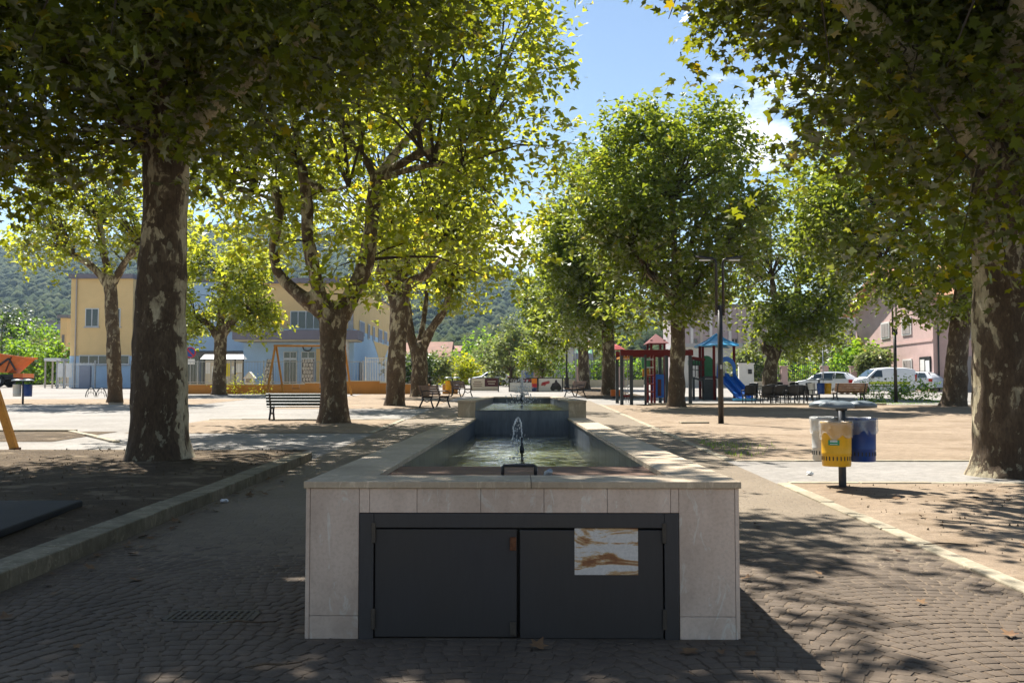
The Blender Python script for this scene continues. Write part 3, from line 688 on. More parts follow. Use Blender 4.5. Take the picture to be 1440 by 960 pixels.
def limb_set(r, h0, r0, n=4, spread=2.6, top=8, lean=(0,0)):
    """trunk and limbs, base at the origin: returns chains, ends"""
    T = [(0,0,-.15), (0,0,.12), (0,0,.5), (lean[0]*.4, lean[1]*.4, h0*.5), (lean[0], lean[1], h0)]
    chains = [(T, [r0*1.55, r0*1.3, r0*1.08, r0*.95, r0*.98])]; ends = []
    for i in range(n):
        a = 2*math.pi*i/n + r.uniform(-.5,.5); s = spread*r.uniform(.7,1.2); hh = r.uniform(.7,1)*(top-h0); rr = r0*r.uniform(.48,.62)
        x, y = math.cos(a), math.sin(a); b = Vector((lean[0], lean[1], h0-.1))
        p1 = b + Vector((x*s*.35, y*s*.35, hh*.22)); p2 = b + Vector((x*s*.62 + r.uniform(-.2,.2), y*s*.62, hh*.55)); p3 = b + Vector((x*s, y*s, hh))
        chains.append(([b, p1, p2, p3], [rr*1.1, rr, rr*.8, rr*.62])); ends += [p3, p2]
        for k in range(2):
            a2 = a + r.uniform(-1.1,1.1); e = p3 + Vector((math.cos(a2)*r.uniform(.8,1.8), math.sin(a2)*r.uniform(.8,1.8), r.uniform(.3,1.4))); chains.append(([p3, p3.lerp(e,.5)+Vector((0,0,.15)), e], [rr*.6, rr*.45, rr*.34])); ends.append(e)
    return chains, ends
def assemble(label, loc, trunk_me, twig_me, crown_me, rz=0, sc=(1,1,1), group='plane trees of the square'):
    root = thing('plane_tree', label, 'tree', loc, rz, group); root.scale = sc
    tr = link('trunk', trunk_me, root)
    if twig_me: link('branches', twig_me, tr)['kind'] = 'stuff'
    cr_ = link('crown', crown_me, root); cr_['kind'] = 'stuff'
    return root, cr_
def in_view(p, m=.03):
    d = CR.transposed() @ (Vector(p) - Vector((0,0,CAMH)))
    if d.z > -.5: return None
    u = d.x / -d.z * FPX + 720; v = 480 - d.y / -d.z * FPX
    return (u, v, -d.z) if -10 < u < 1450 and -10 < v < 700 else None
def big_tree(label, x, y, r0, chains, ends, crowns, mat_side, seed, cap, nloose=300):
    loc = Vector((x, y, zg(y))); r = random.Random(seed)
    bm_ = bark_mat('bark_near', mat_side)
    tm = skeleton_mesh('trunk', chains, bm_, .05, seed, amp=.05)
    PP, FF, SS, TT = [], [], [], []
    for i, c in enumerate(crowns):
        p, f, s, t_ = crown_points(seed + i*13, **c); PP.append(p); FF.append(f); SS.append(s); TT += t_
    p = np.concatenate(PP); f = np.concatenate(FF); s = np.concatenate(SS)
    # leave the sight line clear: nothing nearer than 5 m to the lens
    keep = np.array([(a + np.array(loc))[1] > 5.2 for a in p]); p, f, s = p[keep], f[keep], s[keep]
    score = []
    for i in range(len(p)):
        q = in_view(Vector(tuple(p[i])) + loc)
        if q: score.append((s[i] / q[2], i))
    score.sort(reverse=True); loose = [i for _, i in score[:nloose]]
    mask = np.ones(len(p), bool); mask[loose] = False
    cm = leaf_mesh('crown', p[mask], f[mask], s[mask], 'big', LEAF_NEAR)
    tw = twig_mesh('branches', ends, TT, r, 260, M['twig_bark'], (.04, .006))
    root, cr_ = assemble(label, loc, tm, tw, cm)
    p2, f2, s2, _ = crown_points(seed + 99, **cap); link('shade_foliage', leaf_mesh('shade_foliage', p2, f2, s2, 'mid', LEAF_NEAR), cr_)['kind'] = 'stuff'  # extra dense leaf cap above the view, added to deepen the shade below
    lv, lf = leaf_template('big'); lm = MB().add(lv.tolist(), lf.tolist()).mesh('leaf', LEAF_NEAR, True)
    for i in loose:
        o = bpy.data.objects.new('leaf', lm); COL.objects.link(o); o.parent = cr_
        Mx = Matrix([list(row) for row in (f[i] * s[i])]).to_4x4(); Mx.translation = Vector(tuple(p[i])); o.matrix_basis = Mx
    return root
# thick mottled tree at the left
x, y = G(224, 655).x, G(224, 655).y
ch = [([(0,0,-.3),(0,0,.05),(0,0,.45),(-.03,0,2.2),(0,.02,4.2),(.02,.05,5.6)], [.74,.62,.49,.425,.385,.37]),
      ([(0,0,5.2),(.9,-.3,6.0),(2.0,-.8,6.6),(3.4,-1.2,7.6)], [.3,.25,.2,.13]),
      ([(0,0,5.3),(-1.0,-.5,6.3),(-2.2,-1.4,7.3),(-3.4,-2.0,8.2)], [.3,.25,.2,.13]),
      ([(0,0,5.4),(.1,.8,6.8),(.6,1.8,8.4),(1.0,2.6,10)], [.3,.26,.2,.14]),
      ([(0,0,5.4),(.2,-1.0,6.6),(.5,-2.2,7.6),(.3,-3.6,8.6)], [.28,.23,.18,.12]),
      ([(0,0,5.4),(-.3,.3,7.4),(-.6,.2,9.4),(-.4,.3,11)], [.32,.26,.2,.14])]
ends = [(3.4,-1.2,7.6),(2.0,-.8,6.6),(-3.4,-2,8.2),(-2.2,-1.4,7.3),(1,2.6,10),(.3,-3.6,8.6),(.5,-2.2,7.6),(-.4,.3,11),(.6,1.8,8.4),(0,.02,5.4)]
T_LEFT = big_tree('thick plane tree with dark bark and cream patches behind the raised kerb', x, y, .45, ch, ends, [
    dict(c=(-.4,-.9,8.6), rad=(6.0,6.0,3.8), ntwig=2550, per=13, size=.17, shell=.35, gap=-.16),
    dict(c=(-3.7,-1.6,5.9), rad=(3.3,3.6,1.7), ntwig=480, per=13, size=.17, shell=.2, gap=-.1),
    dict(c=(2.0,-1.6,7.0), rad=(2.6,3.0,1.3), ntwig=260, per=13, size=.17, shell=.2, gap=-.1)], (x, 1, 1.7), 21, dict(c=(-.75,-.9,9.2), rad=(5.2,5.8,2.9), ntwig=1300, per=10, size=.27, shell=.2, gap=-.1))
# thick tree at the right
x, y = G(1420, 668).x, G(1420, 668).y
ch = [([(0,0,-.3),(0,0,.05),(0,0,.4),(-.02,0,2.2),(-.03,.02,4.2),(0,.05,6)], [.80,.63,.51,.47,.43,.40]),
      ([(0,0,4.6),(-.9,-.4,5.4),(-2.0,-.9,6.3),(-3.4,-1.4,7.3),(-4.6,-1.8,7.7)], [.3,.24,.2,.15,.1]),
      ([(0,0,5.2),(-.6,.9,6.6),(-1.2,2.0,8.0),(-1.8,2.6,9.6)], [.3,.25,.2,.14]),
      ([(0,0,5.3),(.9,-.5,6.6),(2.0,-1.0,7.6),(3.2,-1.6,8.4)], [.3,.25,.2,.13]),
      ([(0,0,5.0),(-.3,-1.2,6.2),(-.7,-2.4,7.0),(-1.2,-3.8,7.8)], [.28,.23,.18,.12]),
      ([(0,0,5.4),(.2,.3,7.4),(.4,.2,9.4),(.2,.3,11)], [.32,.26,.2,.14])]
ends = [(-4.6,-1.8,7.7),(-3.4,-1.4,7.3),(-2,-.9,6.3),(-1.8,2.6,9.6),(-1.2,2,8),(3.2,-1.6,8.4),(-1.2,-3.8,7.8),(-.7,-2.4,7),(.2,.3,11),(0,.05,5.2)]
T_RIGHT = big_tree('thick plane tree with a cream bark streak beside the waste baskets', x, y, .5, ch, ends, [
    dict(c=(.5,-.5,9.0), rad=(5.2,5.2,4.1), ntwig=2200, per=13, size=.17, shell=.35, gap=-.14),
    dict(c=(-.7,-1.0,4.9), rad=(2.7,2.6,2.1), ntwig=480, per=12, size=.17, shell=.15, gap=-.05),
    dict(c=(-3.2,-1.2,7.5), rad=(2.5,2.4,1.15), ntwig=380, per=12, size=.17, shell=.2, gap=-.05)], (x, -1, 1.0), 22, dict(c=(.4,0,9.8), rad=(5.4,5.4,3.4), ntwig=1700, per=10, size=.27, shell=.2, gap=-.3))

# middle trees --------------------------------------------------------------
def px_chain(d, base, pts):
    """limb drawn in the tree's own plane at distance d: (u, v, depth offset, radius px)"""
    out = []; rad = []
    for u, v, dd, rp in pts:
        p = P(u, v, d + dd); out.append(p - base); rad.append(rp / (FPX / d))
    return out, rad
def placed_tree(label, base_px, d, limbs, crowns, seed, leafmat, kind='mid', nb=150, voxel=.06):
    b = P(base_px[0], base_px[1], d); b.z = zg(d); r = random.Random(seed)
    chains = [px_chain(d, b, l) for l in limbs]
    fl = chains[0]; b0 = fl[1][0]
    chains[0] = ([Vector((fl[0][0].x, fl[0][0].y, -.25))] + fl[0], [b0*1.3] + fl[1])
    ends = [c[0][-1] for c in chains[1:]] + [c[0][len(c[0])//2] for c in chains[1:]]
    tm = skeleton_mesh('trunk', chains, M['bark'], voxel, seed, amp=.06)
    PP, FF, SS, TT = [], [], [], []
    for i, c in enumerate(crowns):
        c = dict(c); cp = c.pop('px'); cc = P(cp[0], cp[1], d + cp[2]) - b; c['c'] = tuple(cc)
        p, f, s, t_ = crown_points(seed + i*7, **c); PP.append(p); FF.append(f); SS.append(s); TT += t_
    cm = leaf_mesh('crown', np.concatenate(PP), np.concatenate(FF), np.concatenate(SS), kind, leafmat)
    tw = twig_mesh('branches', [tuple(e) for e in ends], TT, r, nb, M['twig_bark'], (.045, .008))
    return assemble(label, b, tm, tw, cm)
placed_tree('forked plane tree with three bare limbs and a dark burl beside the dark bench', (470, 596), 29.7, [
    [(470,596,0,24.8),(470,582,0,21.6),(468,545,0,19.2),(468,480,0,18.0),(470,440,0,19.2)],
    [(478,445,0,14.4),(500,405,0,12.4),(515,365,0,11.2),(522,310,0,10.4),(530,252,0,10.8)],
    [(530,255,0,8.8),(560,232,-.3,7.6),(595,215,-.6,6.4),(635,200,-1,5.2),(675,196,-1.2,3.2)],
    [(528,252,0,7.2),(510,218,.3,6.0),(490,198,.5,5.2)],
    [(532,250,0,8.0),(555,215,.4,6.4),(588,180,.8,5.2),(595,168,1,4.8)],
    [(535,252,.1,5.6),(570,240,-.9,4.8),(610,232,-1.6,3.6),(650,232,-2.2,2.4)],
    [(458,445,0,12.0),(445,395,-.2,9.6),(433,340,-.3,8.4),(431,290,-.3,8.0),(425,238,-.4,7.6)],
    [(455,440,0,12.0),(434,424,.1,12.0),(410,405,.2,9.6),(390,380,.3,8.8),(386,345,.3,8.0),(393,300,.3,7.6),(388,268,.3,7.2)],
    [(433,428,-.15,10.4),(433,420,-.1,11.2)],
    [(393,285,.3,4.8),(360,272,.6,4.0),(320,262,1,2.8)],
    [(425,250,-.4,4.8),(460,268,-.9,3.2),(490,262,-1.4,2.1)]],
    [dict(px=(520,130,0), rad=(5.8,4.8,5.6), ntwig=1350, per=10, size=.23, shell=.74, gap=-.05, lump=.3),
     dict(px=(648,115,-1), rad=(2.8,3.0,3.5), ntwig=560, per=10, size=.23, shell=.35, gap=-.08),
     dict(px=(370,110,0), rad=(4.2,4.4,4.0), ntwig=560, per=10, size=.23, shell=.4, gap=-.05),
     dict(px=(355,270,.8), rad=(1.9,2.2,1.8), ntwig=170, per=10, size=.23, shell=.35, gap=-.03)], 31, LEAF_MID)
placed_tree('plane tree with knobbly limbs behind the forked tree, near two wooden side benches', (555, 571), 44.5, [
    [(555,571,0,16.3),(556,560,0,14.2),(557,520,0,13.3),(560,460,0,12.9),(562,425,0,13.8)],
    [(556,430,0,8.6),(545,400,0,7.3),(535,385,0,6.9),(545,345,0,6.0)],
    [(566,428,0,9.0),(575,400,0,7.7),(600,385,-.4,6.9),(620,352,-.6,6.0),(622,342,-.6,6.0)],
    [(565,420,.2,6.9),(568,380,.4,6.0),(580,350,.5,5.2),(600,335,.6,4.7)],
    [(560,420,.3,6.0),(555,370,.6,5.2),(552,335,.8,4.3)]],
    [dict(px=(570,255,0), rad=(4.6,4.4,4.2), ntwig=950, per=10, size=.26, shell=.45, gap=-.06, lump=.3),
     dict(px=(632,290,-.5), rad=(1.9,2.2,2.5), ntwig=260, per=10, size=.26, shell=.3, gap=-.05)], 41, LEAF_MID)
placed_tree('slim-forked plane tree beside the far yellow and blue bins', (590, 557), 60, [
    [(590,557,0,14.4),(590,545,0,12.3),(590,515,0,11.5),(588,490,0,11.5)],
    [(584,495,0,7.6),(575,460,0,6.8),(572,430,0,6.0),(566,400,0,4.2)],
    [(593,493,0,7.6),(605,465,-.3,6.4),(625,435,-.6,5.1),(634,405,-.8,3.8)],
    [(588,490,.3,6.0),(596,450,.5,4.2),(600,410,.8,3.4)]],
    [dict(px=(600,360,0), rad=(4.0,4.0,3.6), ntwig=700, per=10, size=.28, shell=.4, gap=-.04, lump=.3),
     dict(px=(648,375,-.5), rad=(1.8,2.0,2.4), ntwig=230, per=10, size=.28, shell=.3, gap=-.02)], 51, LEAF_MID)
placed_tree('slender plane tree standing by the bicycle rack', (160, 567), 49, [
    [(162,567,0,12.9),(162,555,0,10.3),(160,500,0,9.5),(158,450,0,8.7),(155,395,0,9.1)],
    [(150,400,0,6.1),(130,375,0,5.3),(105,360,0,4.2),(90,350,0,3.0)],
    [(155,395,0,6.1),(145,350,.2,4.9),(140,310,.3,3.8)],
    [(160,398,0,6.1),(175,370,-.3,5.3),(195,345,-.6,3.8)]],
    [dict(px=(135,285,0), rad=(3.9,3.8,3.2), ntwig=620, per=10, size=.25, shell=.4, gap=-.02, lump=.3),
     dict(px=(60,345,0), rad=(2.2,2.0,1.0), ntwig=110, per=9, size=.25, shell=.3, gap=-.02),
     dict(px=(215,310,0), rad=(1.8,2,2.2), ntwig=200, per=9, size=.25, shell=.3, gap=-.02)], 61, LEAF_MID)
placed_tree('small round plane tree in front of the orange wall and notice board', (308, 556), 65, [
    [(308,556,0,12.8),(308,548,0,10.2),(309,515,0,8.9),(310,470,0,8.9)],
    [(306,474,0,6.0),(292,455,0,4.7),(275,445,0,3.4)],
    [(312,472,0,6.8),(330,448,0,5.5),(350,440,0,4.2),(362,436,0,3.4)],
    [(310,470,0,6.0),(312,430,.3,5.1),(318,390,.4,3.8)]],
    [dict(px=(318,400,0), rad=(3.9,3.7,3.2), ntwig=720, per=10, size=.28, shell=.35, gap=-.06, lump=.28),
     dict(px=(365,455,0), rad=(1.5,1.4,1.1), ntwig=80, per=10, size=.28, shell=.2, gap=-.02),
     dict(px=(268,460,0), rad=(1.3,1.3,1.0), ntwig=60, per=10, size=.28, shell=.2, gap=-.02)], 71, LEAF_MID)
# right row
placed_tree('upright dense plane tree in front of the play tower', (951, 574), 43, [
    [(951,574,0,16.0),(951,566,0,13.0),(952,520,0,11.3),(953,470,0,10.1),(953,415,0,10.1)],
    [(950,420,0,6.7),(930,400,0,5.9),(910,380,-.3,4.6),(890,350,-.5,3.4)],
    [(954,415,0,6.7),(965,370,.2,5.5),(975,330,.3,4.2)],
    [(952,415,0,6.7),(948,350,.3,5.0),(945,280,.5,3.8)],
    [(956,418,0,5.9),(985,390,-.2,4.6),(1010,360,-.3,3.4)]],
    [dict(px=(958,290,0), rad=(3.9,3.9,4.3), ntwig=1300, per=15, size=.24, shell=.45, gap=-.2, lump=.16),
     dict(px=(915,195,0), rad=(1.6,1.8,1.5), ntwig=150, per=10, size=.24, shell=.3, gap=-.2),
     dict(px=(1010,205,0), rad=(1.7,1.8,1.4), ntwig=150, per=10, size=.24, shell=.3, gap=-.2),
     dict(px=(872,285,0), rad=(2.3,2.4,3.3), ntwig=420, per=10, size=.24, shell=.3, gap=-.15),
     dict(px=(930,430,0), rad=(2.8,2.6,1.0), ntwig=180, per=10, size=.24, shell=.2, gap=-.1)], 81, LEAF_RIGHT)
placed_tree('dense plane tree behind the rope ladder, beside the low garden fence', (856, 556), 63, [
    [(856,556,0,12.6),(856,545,0,10.3),(856,510,0,9.5),(855,455,0,9.0)],
    [(853,460,0,6.3),(835,420,0,5.4),(815,385,0,4.0)], [(858,458,0,6.3),(868,400,0,4.5),(875,350,0,3.6)], [(855,455,.3,5.4),(850,390,.5,4.5),(845,330,.6,3.6)]],
    [dict(px=(846,330,0), rad=(4.0,4.0,5.5), ntwig=1200, per=15, size=.28, shell=.45, gap=-.2, lump=.18),
     dict(px=(796,405,0), rad=(2.0,2.3,3.2), ntwig=300, per=10, size=.28, shell=.3, gap=-.15),
     dict(px=(835,460,0), rad=(3.4,3,1.1), ntwig=170, per=10, size=.28, shell=.2, gap=-.1)], 91, LEAF_RIGHT)
placed_tree('farthest plane tree of the right row, beside the iron lamp standard', (815, 545), 84, [
    [(822,547,0,10),(822,540,0,8),(820,500,0,7.5),(820,470,0,7)],
    [(818,475,0,5),(800,440,0,4),(785,410,0,3)], [(822,472,0,5),(830,430,0,4),(832,390,0,3)]],
    [dict(px=(796,415,0), rad=(3.8,4.0,4.8), ntwig=850, per=15, size=.32, shell=.45, gap=-.18, lump=.18),
     dict(px=(770,440,0), rad=(2.2,2.4,3.0), ntwig=220, per=10, size=.32, shell=.3, gap=-.12)], 101, LEAF_RIGHT)
placed_tree('leaning pale-barked plane tree behind the dark chairs', (1085, 560), 58, [
    [(1082,556,0,11.7),(1082,545,0,10.3),(1084,515,0,9.9),(1092,490,0,8.6),(1105,470,0,7.7)],
    [(1080,498,0,7.2),(1078,488,0,8.1)],
    [(1105,472,0,6.3),(1118,440,0,5.4),(1122,400,0,4.5)], [(1104,472,0,5.4),(1092,430,0,4.5),(1085,390,0,3.6)], [(1106,470,0,5.4),(1135,450,0,4.5),(1155,430,0,3.6)]],
    [dict(px=(1112,385,0), rad=(3.6,3.6,4.5), ntwig=950, per=15, size=.27, shell=.4, gap=-.2, lump=.16),
     dict(px=(1120,460,0), rad=(3.4,3,1.4), ntwig=220, per=10, size=.27, shell=.2, gap=-.1)], 111, LEAF_RIGHT)
placed_tree('tall dark-trunked plane tree beside the low cream planter wall', (1345, 571), 44, [
    [(1340,571,0,20.6),(1342,558,0,16.3),(1346,500,0,14.6),(1352,440,0,13.8),(1360,380,0,12.9)],
    [(1352,390,0,8.6),(1320,350,0,6.9),(1285,320,0,5.2)], [(1362,382,0,8.6),(1395,350,0,6.9),(1430,320,0,5.2)],
    [(1358,385,.3,7.7),(1345,320,.5,6.0),(1330,250,.6,4.3)], [(1352,400,-.3,6.9),(1290,380,-.8,4.7),(1240,370,-1.2,3.4)]],
    [dict(px=(1285,270,0), rad=(5.6,5.2,4.8), ntwig=1500, per=15, size=.25, shell=.45, gap=-.2, lump=.18),
     dict(px=(1185,310,0), rad=(2.2,2.6,2.9), ntwig=360, per=10, size=.25, shell=.3, gap=-.18),
     dict(px=(1310,420,0), rad=(2.0,2.2,1.2), ntwig=140, per=10, size=.25, shell=.25, gap=-.05),
     dict(px=(1430,390,0), rad=(2.4,2.4,2.2), ntwig=200, per=10, size=.25, shell=.25, gap=-.08)], 121, LEAF_RIGHT)
# ------------------------------------------------------------------ street furniture
def at(u, v): p = G(u, v); return (p.x, p.y, p.z)
# triple waste basket ------------------------------------------------------
def basket(parent, x, y, z0, r, h, mat, bag=True, sticker=False, slots=12, seed=0, simple=False):
    o = MB().lathe([(r*.93, 0), (r*.93, .015), (r*.95, .02), (r*.955, h*.28), (r*.985, h*.30), (r*.97, h*.32), (r, h), (r*1.04, h), (r*1.04, h+.02), (r*.97, h+.02), (r*.95, h*.4)], 28, (x, y, z0), cap=False).build('basket', M[mat], parent, smooth=True)
    MB().lathe([(.001, 0), (r*.93, 0)], 24, (x, y, z0+.006), cap=False).build('base', M[mat], o)
    if simple: return o
    for k in range(slots * 2):
        a = 2*math.pi*k/(slots*2); ca, sa = math.cos(a), math.sin(a); R_ = r*.956
        mb = MB().beam((x+ca*R_, y+sa*R_, z0+h*.14), (x+ca*R_, y+sa*R_, z0+h*.235), .014, .006, up=(ca, sa, 0)); mb.build('slot', M['dark_iron'], o)
    if bag:
        rr = random.Random(seed); mb = MB(); n = 40; rows = 9; prof = [(.86, h*.7), (.95, h+.012), (1.03, h+.034), (1.09, h+.03), (1.10, h-.02), (1.09, h*.86), (1.08, h*.78), (1.07, h*.72), (1.09, h*.67)]
        for j, (pr, pz) in enumerate(prof):
            for k in range(n):
                a = 2*math.pi*k/n; w_ = mnoise.noise(Vector((math.cos(a)*2.6, math.sin(a)*2.6, seed + j*.35)))
                q = pr*r + (w_*.028 if j > 1 else 0); hz = pz + (w_*.09 if j > 5 else w_*.008)
                mb.v.append((x + q*math.cos(a), y + q*math.sin(a), z0 + hz))
        for j in range(rows-1):
            for k in range(n): a = j*n+k; b_ = j*n+(k+1)%n; mb.f.append((a, b_, b_+n, a+n))
        mb.build('bin_bag', M['plastic_bag'], o, smooth=True)
    if sticker:
        mb = MB(); a0, a1 = R(sticker[0]), R(sticker[1])
        for (z1, z2, nm, mt, ex) in ((.50, .62, 'sticker', 'sticker_green', .004), (.575, .592, 'sticker_print', 'white_paint', .006), (.522, .534, 'sticker_print', 'white_paint', .006), (.60, .615, 'sticker_print', 'white_paint', .006)):
            mb = MB(); n = 8; i0 = 0 if nm == 'sticker' else .18
            for k in range(n+1):
                a = a0 + (a1-a0)*(i0 + (1-2*i0)*k/n)
                for z in (z1, z2): mb.v.append((x + (r+ex)*math.cos(a), y + (r+ex)*math.sin(a), z0 + h*z))
            for k in range(n): mb.f.append((2*k, 2*k+2, 2*k+3, 2*k+1))
            mb.build(nm, M[mt], o)
    return o
def lid(parent, x, y, z, r, tilt):
    o = MB().lathe([(.001, .055), (r*.35, .052), (r*.7, .036), (r*.93, .012), (r, -.012), (r*.985, -.04), (r*.96, -.04), (r*.9, -.005), (.001, .02)], 28, cap=False).build('lid', M['lid_grey'], parent, smooth=True, loc=(x, y, z)); o.rotation_euler = (tilt[0], tilt[1], 0); return o
b0 = G(1185, 688)
tb = thing('waste_baskets', 'yellow, blue and white waste baskets with plastic bags under grey lids on one post', 'litter bin', b0)
MB().tube([(0,0,-.1),(0,0,1.12)], .05, 14).build('post', M['post_grey'], tb, smooth=True)
MB().lathe([(.09,0),(.09,.012),(.05,.02)], 14).build('base_plate', M['post_grey'], tb)
for (x, y, m_, s) in ((-.155, -.26, 'bin_yellow', (222, 264)), (.265, .03, 'bin_blue', None), (-.13, .25, 'bin_white', None)):
    basket(tb, x, y, .33 if m_ == 'bin_yellow' else .37, .192, .55, m_, True, s, seed=abs(x)*50)
    MB().beam((0, 0, .78), (x*.35, y*.35, .78), .03, .05).build('bracket', M['post_grey'], tb)
    lid(tb, x*.95, y*1.05, 1.115 + .012*abs(y)*4, .225, (R(4)*(1 if y < 0 else -1), 0))
MB().lathe([(.075, 1.04), (.07, 1.13), (.03, 1.15)], 14).build('cap', M['post_grey'], tb, smooth=True)
def far_bin(label, loc, cols, rz=0):
    o = thing('waste_baskets', label, 'litter bin', loc, rz)
    MB().tube([(0,0,-.05),(0,0,1.1)], .05, 10).build('post', M['post_grey'], o, smooth=True)
    for i, c in enumerate(cols):
        x = (i - (len(cols)-1)/2) * .42; y = -.08 if i != 1 or len(cols) < 3 else -.3
        if len(cols) == 2: x = (-.26, .26)[i]; y = -.05
        basket(o, x, y, .36, .19, .55, c, simple=True); lid(o, x, y, 1.12, .26, (0, 0))
    return o
far_bin('grey and blue waste baskets on one post between the dark chairs and the wooden bench', at(1152, 564), ['bin_white', 'bin_blue', 'bin_yellow'])
far_bin('white and blue waste baskets on one post beside the orange truck', at(32, 568), ['bin_white', 'bin_blue'])
far_bin('yellow and blue waste baskets on one post beside the slim-forked tree', at(636, 556), ['bin_yellow', 'bin_blue'], .2)
# benches -------------------------------------------------------------------
def bench(label, loc, rz, slat, L=1.7, group='park benches'):
    o = thing('park_bench', label, 'bench', loc, rz, group); o.scale = (1.1,)*3 if slat != 'bench_slat_dark' else (1,)*3       # the sitter looks along -y
    for i in range(5):
        y = -.02 - i*.09; MB().box(-L/2, L/2, y - .037, y + .037, .43 + (.012 if i == 4 else 0) , .462).build('seat_slat', M[slat], o, bevel=.006)
    for i in range(4):
        z = .53 + i*.095; y = .05 + i*.035; mb = MB().box(-L/2, L/2, -.017, .017, -.043, .043); mb.xf(Matrix.Translation((0, y, z)) @ Matrix.Rotation(R(-20), 4, 'X')).build('back_slat', M[slat], o, bevel=.006)
    for s in (-1, 1):
        x = s*(L/2 - .12); mb = MB()
        mb.tube([(x, .17, .0), (x, .10, .14), (x, .01, .30), (x, .015, .42), (x, .06, .55), (x, .13, .74), (x, .19, .86)], [.036,.032,.036,.034,.03,.028,.03], 8)
        mb.tube([(x, -.46, .0), (x, -.40, .13), (x, -.34, .30), (x, -.38, .42)], [.036,.032,.03,.034], 8)
        mb.tube([(x, .02, .41), (x, -.2, .40), (x, -.42, .42)], [.026,.024,.026], 8)
        mb.tube([(x, .0, .29), (x, -.17, .22), (x, -.34, .29)], [.02,.018,.02], 8)
        mb.tube([(x, .07, .62), (x, -.15, .645), (x, -.36, .63), (x, -.43, .58), (x, -.40, .44)], [.018,.018,.02,.018,.016], 8)
        mb.build('side_frame', M['dark_iron'], o, smooth=True)
    return o
bench('dark green bench seen from behind beside the forked tree', at(420, 592), math.pi, 'bench_slat_dark', 2.0)
bench('wooden bench with iron sides facing the fountain near the knobbly plane tree', at(607, 573), math.pi/2 - .45, 'bench_slat_wood', 1.5)
bench('wooden bench with iron sides facing the fountain beside the cream banner', at(646, 558), math.pi/2 - .45, 'bench_slat_wood', 1.5)
bench('wooden bench with iron sides facing the fountain from the lamp standard side', at(812, 558), -math.pi/2 + .45, 'bench_slat_wood', 1.5)
bench('brown wooden bench beside the far waste baskets and the white van', at(1196, 566), math.pi + .1, 'bench_slat_wood', 1.5)
# lamps ---------------------------------------------------------------------
def twin_lamp(label, loc, h=5.0, rz=0):
    o = thing('lamp_post', label, 'street lamp', loc, rz)
    MB().tube([(0,0,-.05),(0,0,h*.70)], [.085,.075], 16).build('pole', M['lamp_iron'], o, smooth=True)
    MB().box(-.16,.16,-.16,.16,0,.02).build('base_plate', M['lamp_iron'], o)
    MB().box(-.03,.03,-.11,-.08,1.62,1.74).build('inspection_hatch', M['galvanised'], o)
    for s in (-1, 1):
        x = s*.10
        MB().tube([(x,0,h*.64),(x,0,h*.95),(x*1.3,0,h*.972),(x*2.4,0,h*.978)], [.045,.04,.035,.025], 10).build('arm', M['lamp_iron'], o, smooth=True)
        hd = MB().add([(x*1.8,-.09,h*.972),(s*.62,-.10,h*.985),(s*.70,-.05,h*.990),(s*.70,.05,h*.990),(s*.62,.10,h*.985),(x*1.8,.09,h*.972),
                       (x*1.8,-.07,h*.985),(s*.62,-.07,h*.995),(s*.69,-.03,h*.997),(s*.69,.03,h*.997),(s*.62,.07,h*.995),(x*1.8,.07,h*.985)],
                      [(0,1,2,3,4,5),(11,10,9,8,7,6)] + [(i,i+6,(i+1)%6+6,(i+1)%6) for i in range(6)]).build('lamp_head', M['lamp_iron'], o)
        MB().box(min(s*.28,s*.6), max(s*.28,s*.6), -.06, .06, h*.966, h*.972).build('lamp_lens', M['lamp_glass'], hd)
    for z in (h*.655, h*.69): MB().box(-.14,.14,-.05,.05,z,z+.05).build('clamp', M['lamp_iron'], o)
    return o
twin_lamp('dark twin-arm lamp post standing on the sandy ground before the play tower', at(1014, 596))
p = G(1260, 566); twin_lamp('dark lamp post rising in front of the white van', p, 5.2, .2)
p = P(797, 547, 88); p.z = zg(88); o = thing('lamp_post', 'green iron lamp standard with a thick base beside the motorbike banner', 'street lamp', p)
MB().lathe([(.26,0),(.26,.15),(.2,.25),(.2,.75),(.24,.85),(.13,1.0),(.11,1.3),(.14,1.36),(.08,1.45),(.07,5.6),(.1,5.65),(.05,5.8)], 12).build('pole', M['lamp_iron'], o, smooth=True)
lt = MB().lathe([(.12,5.8),(.24,6.3),(.26,6.35),(.05,6.6)], 8).build('lantern', M['lamp_glass'], o)
p = P(810, 545, 89); p.z = zg(89); o = thing('pole', 'thin bare metal pole in front of the garden fence', 'pole', p); MB().tube([(0,0,-.05),(0,0,4.1)], .07, 10).build('shaft', M['galvanised'], o, smooth=True); MB().lathe([(.08,4.1),(.08,4.14),(.02,4.2)], 10).build('cap', M['dark_iron'], o)
p = P(1158, 555, 66); p.z = zg(66); o = thing('pole', 'thin pale sign pole before the white estate car', 'pole', p); MB().tube([(0,0,-.05),(0,0,3.4)], .035, 8).build('shaft', M['galvanised'], o, smooth=True); MB().lathe([(.05,0),(.05,.03),(.035,.05)], 8).build('base', M['galvanised'], o)
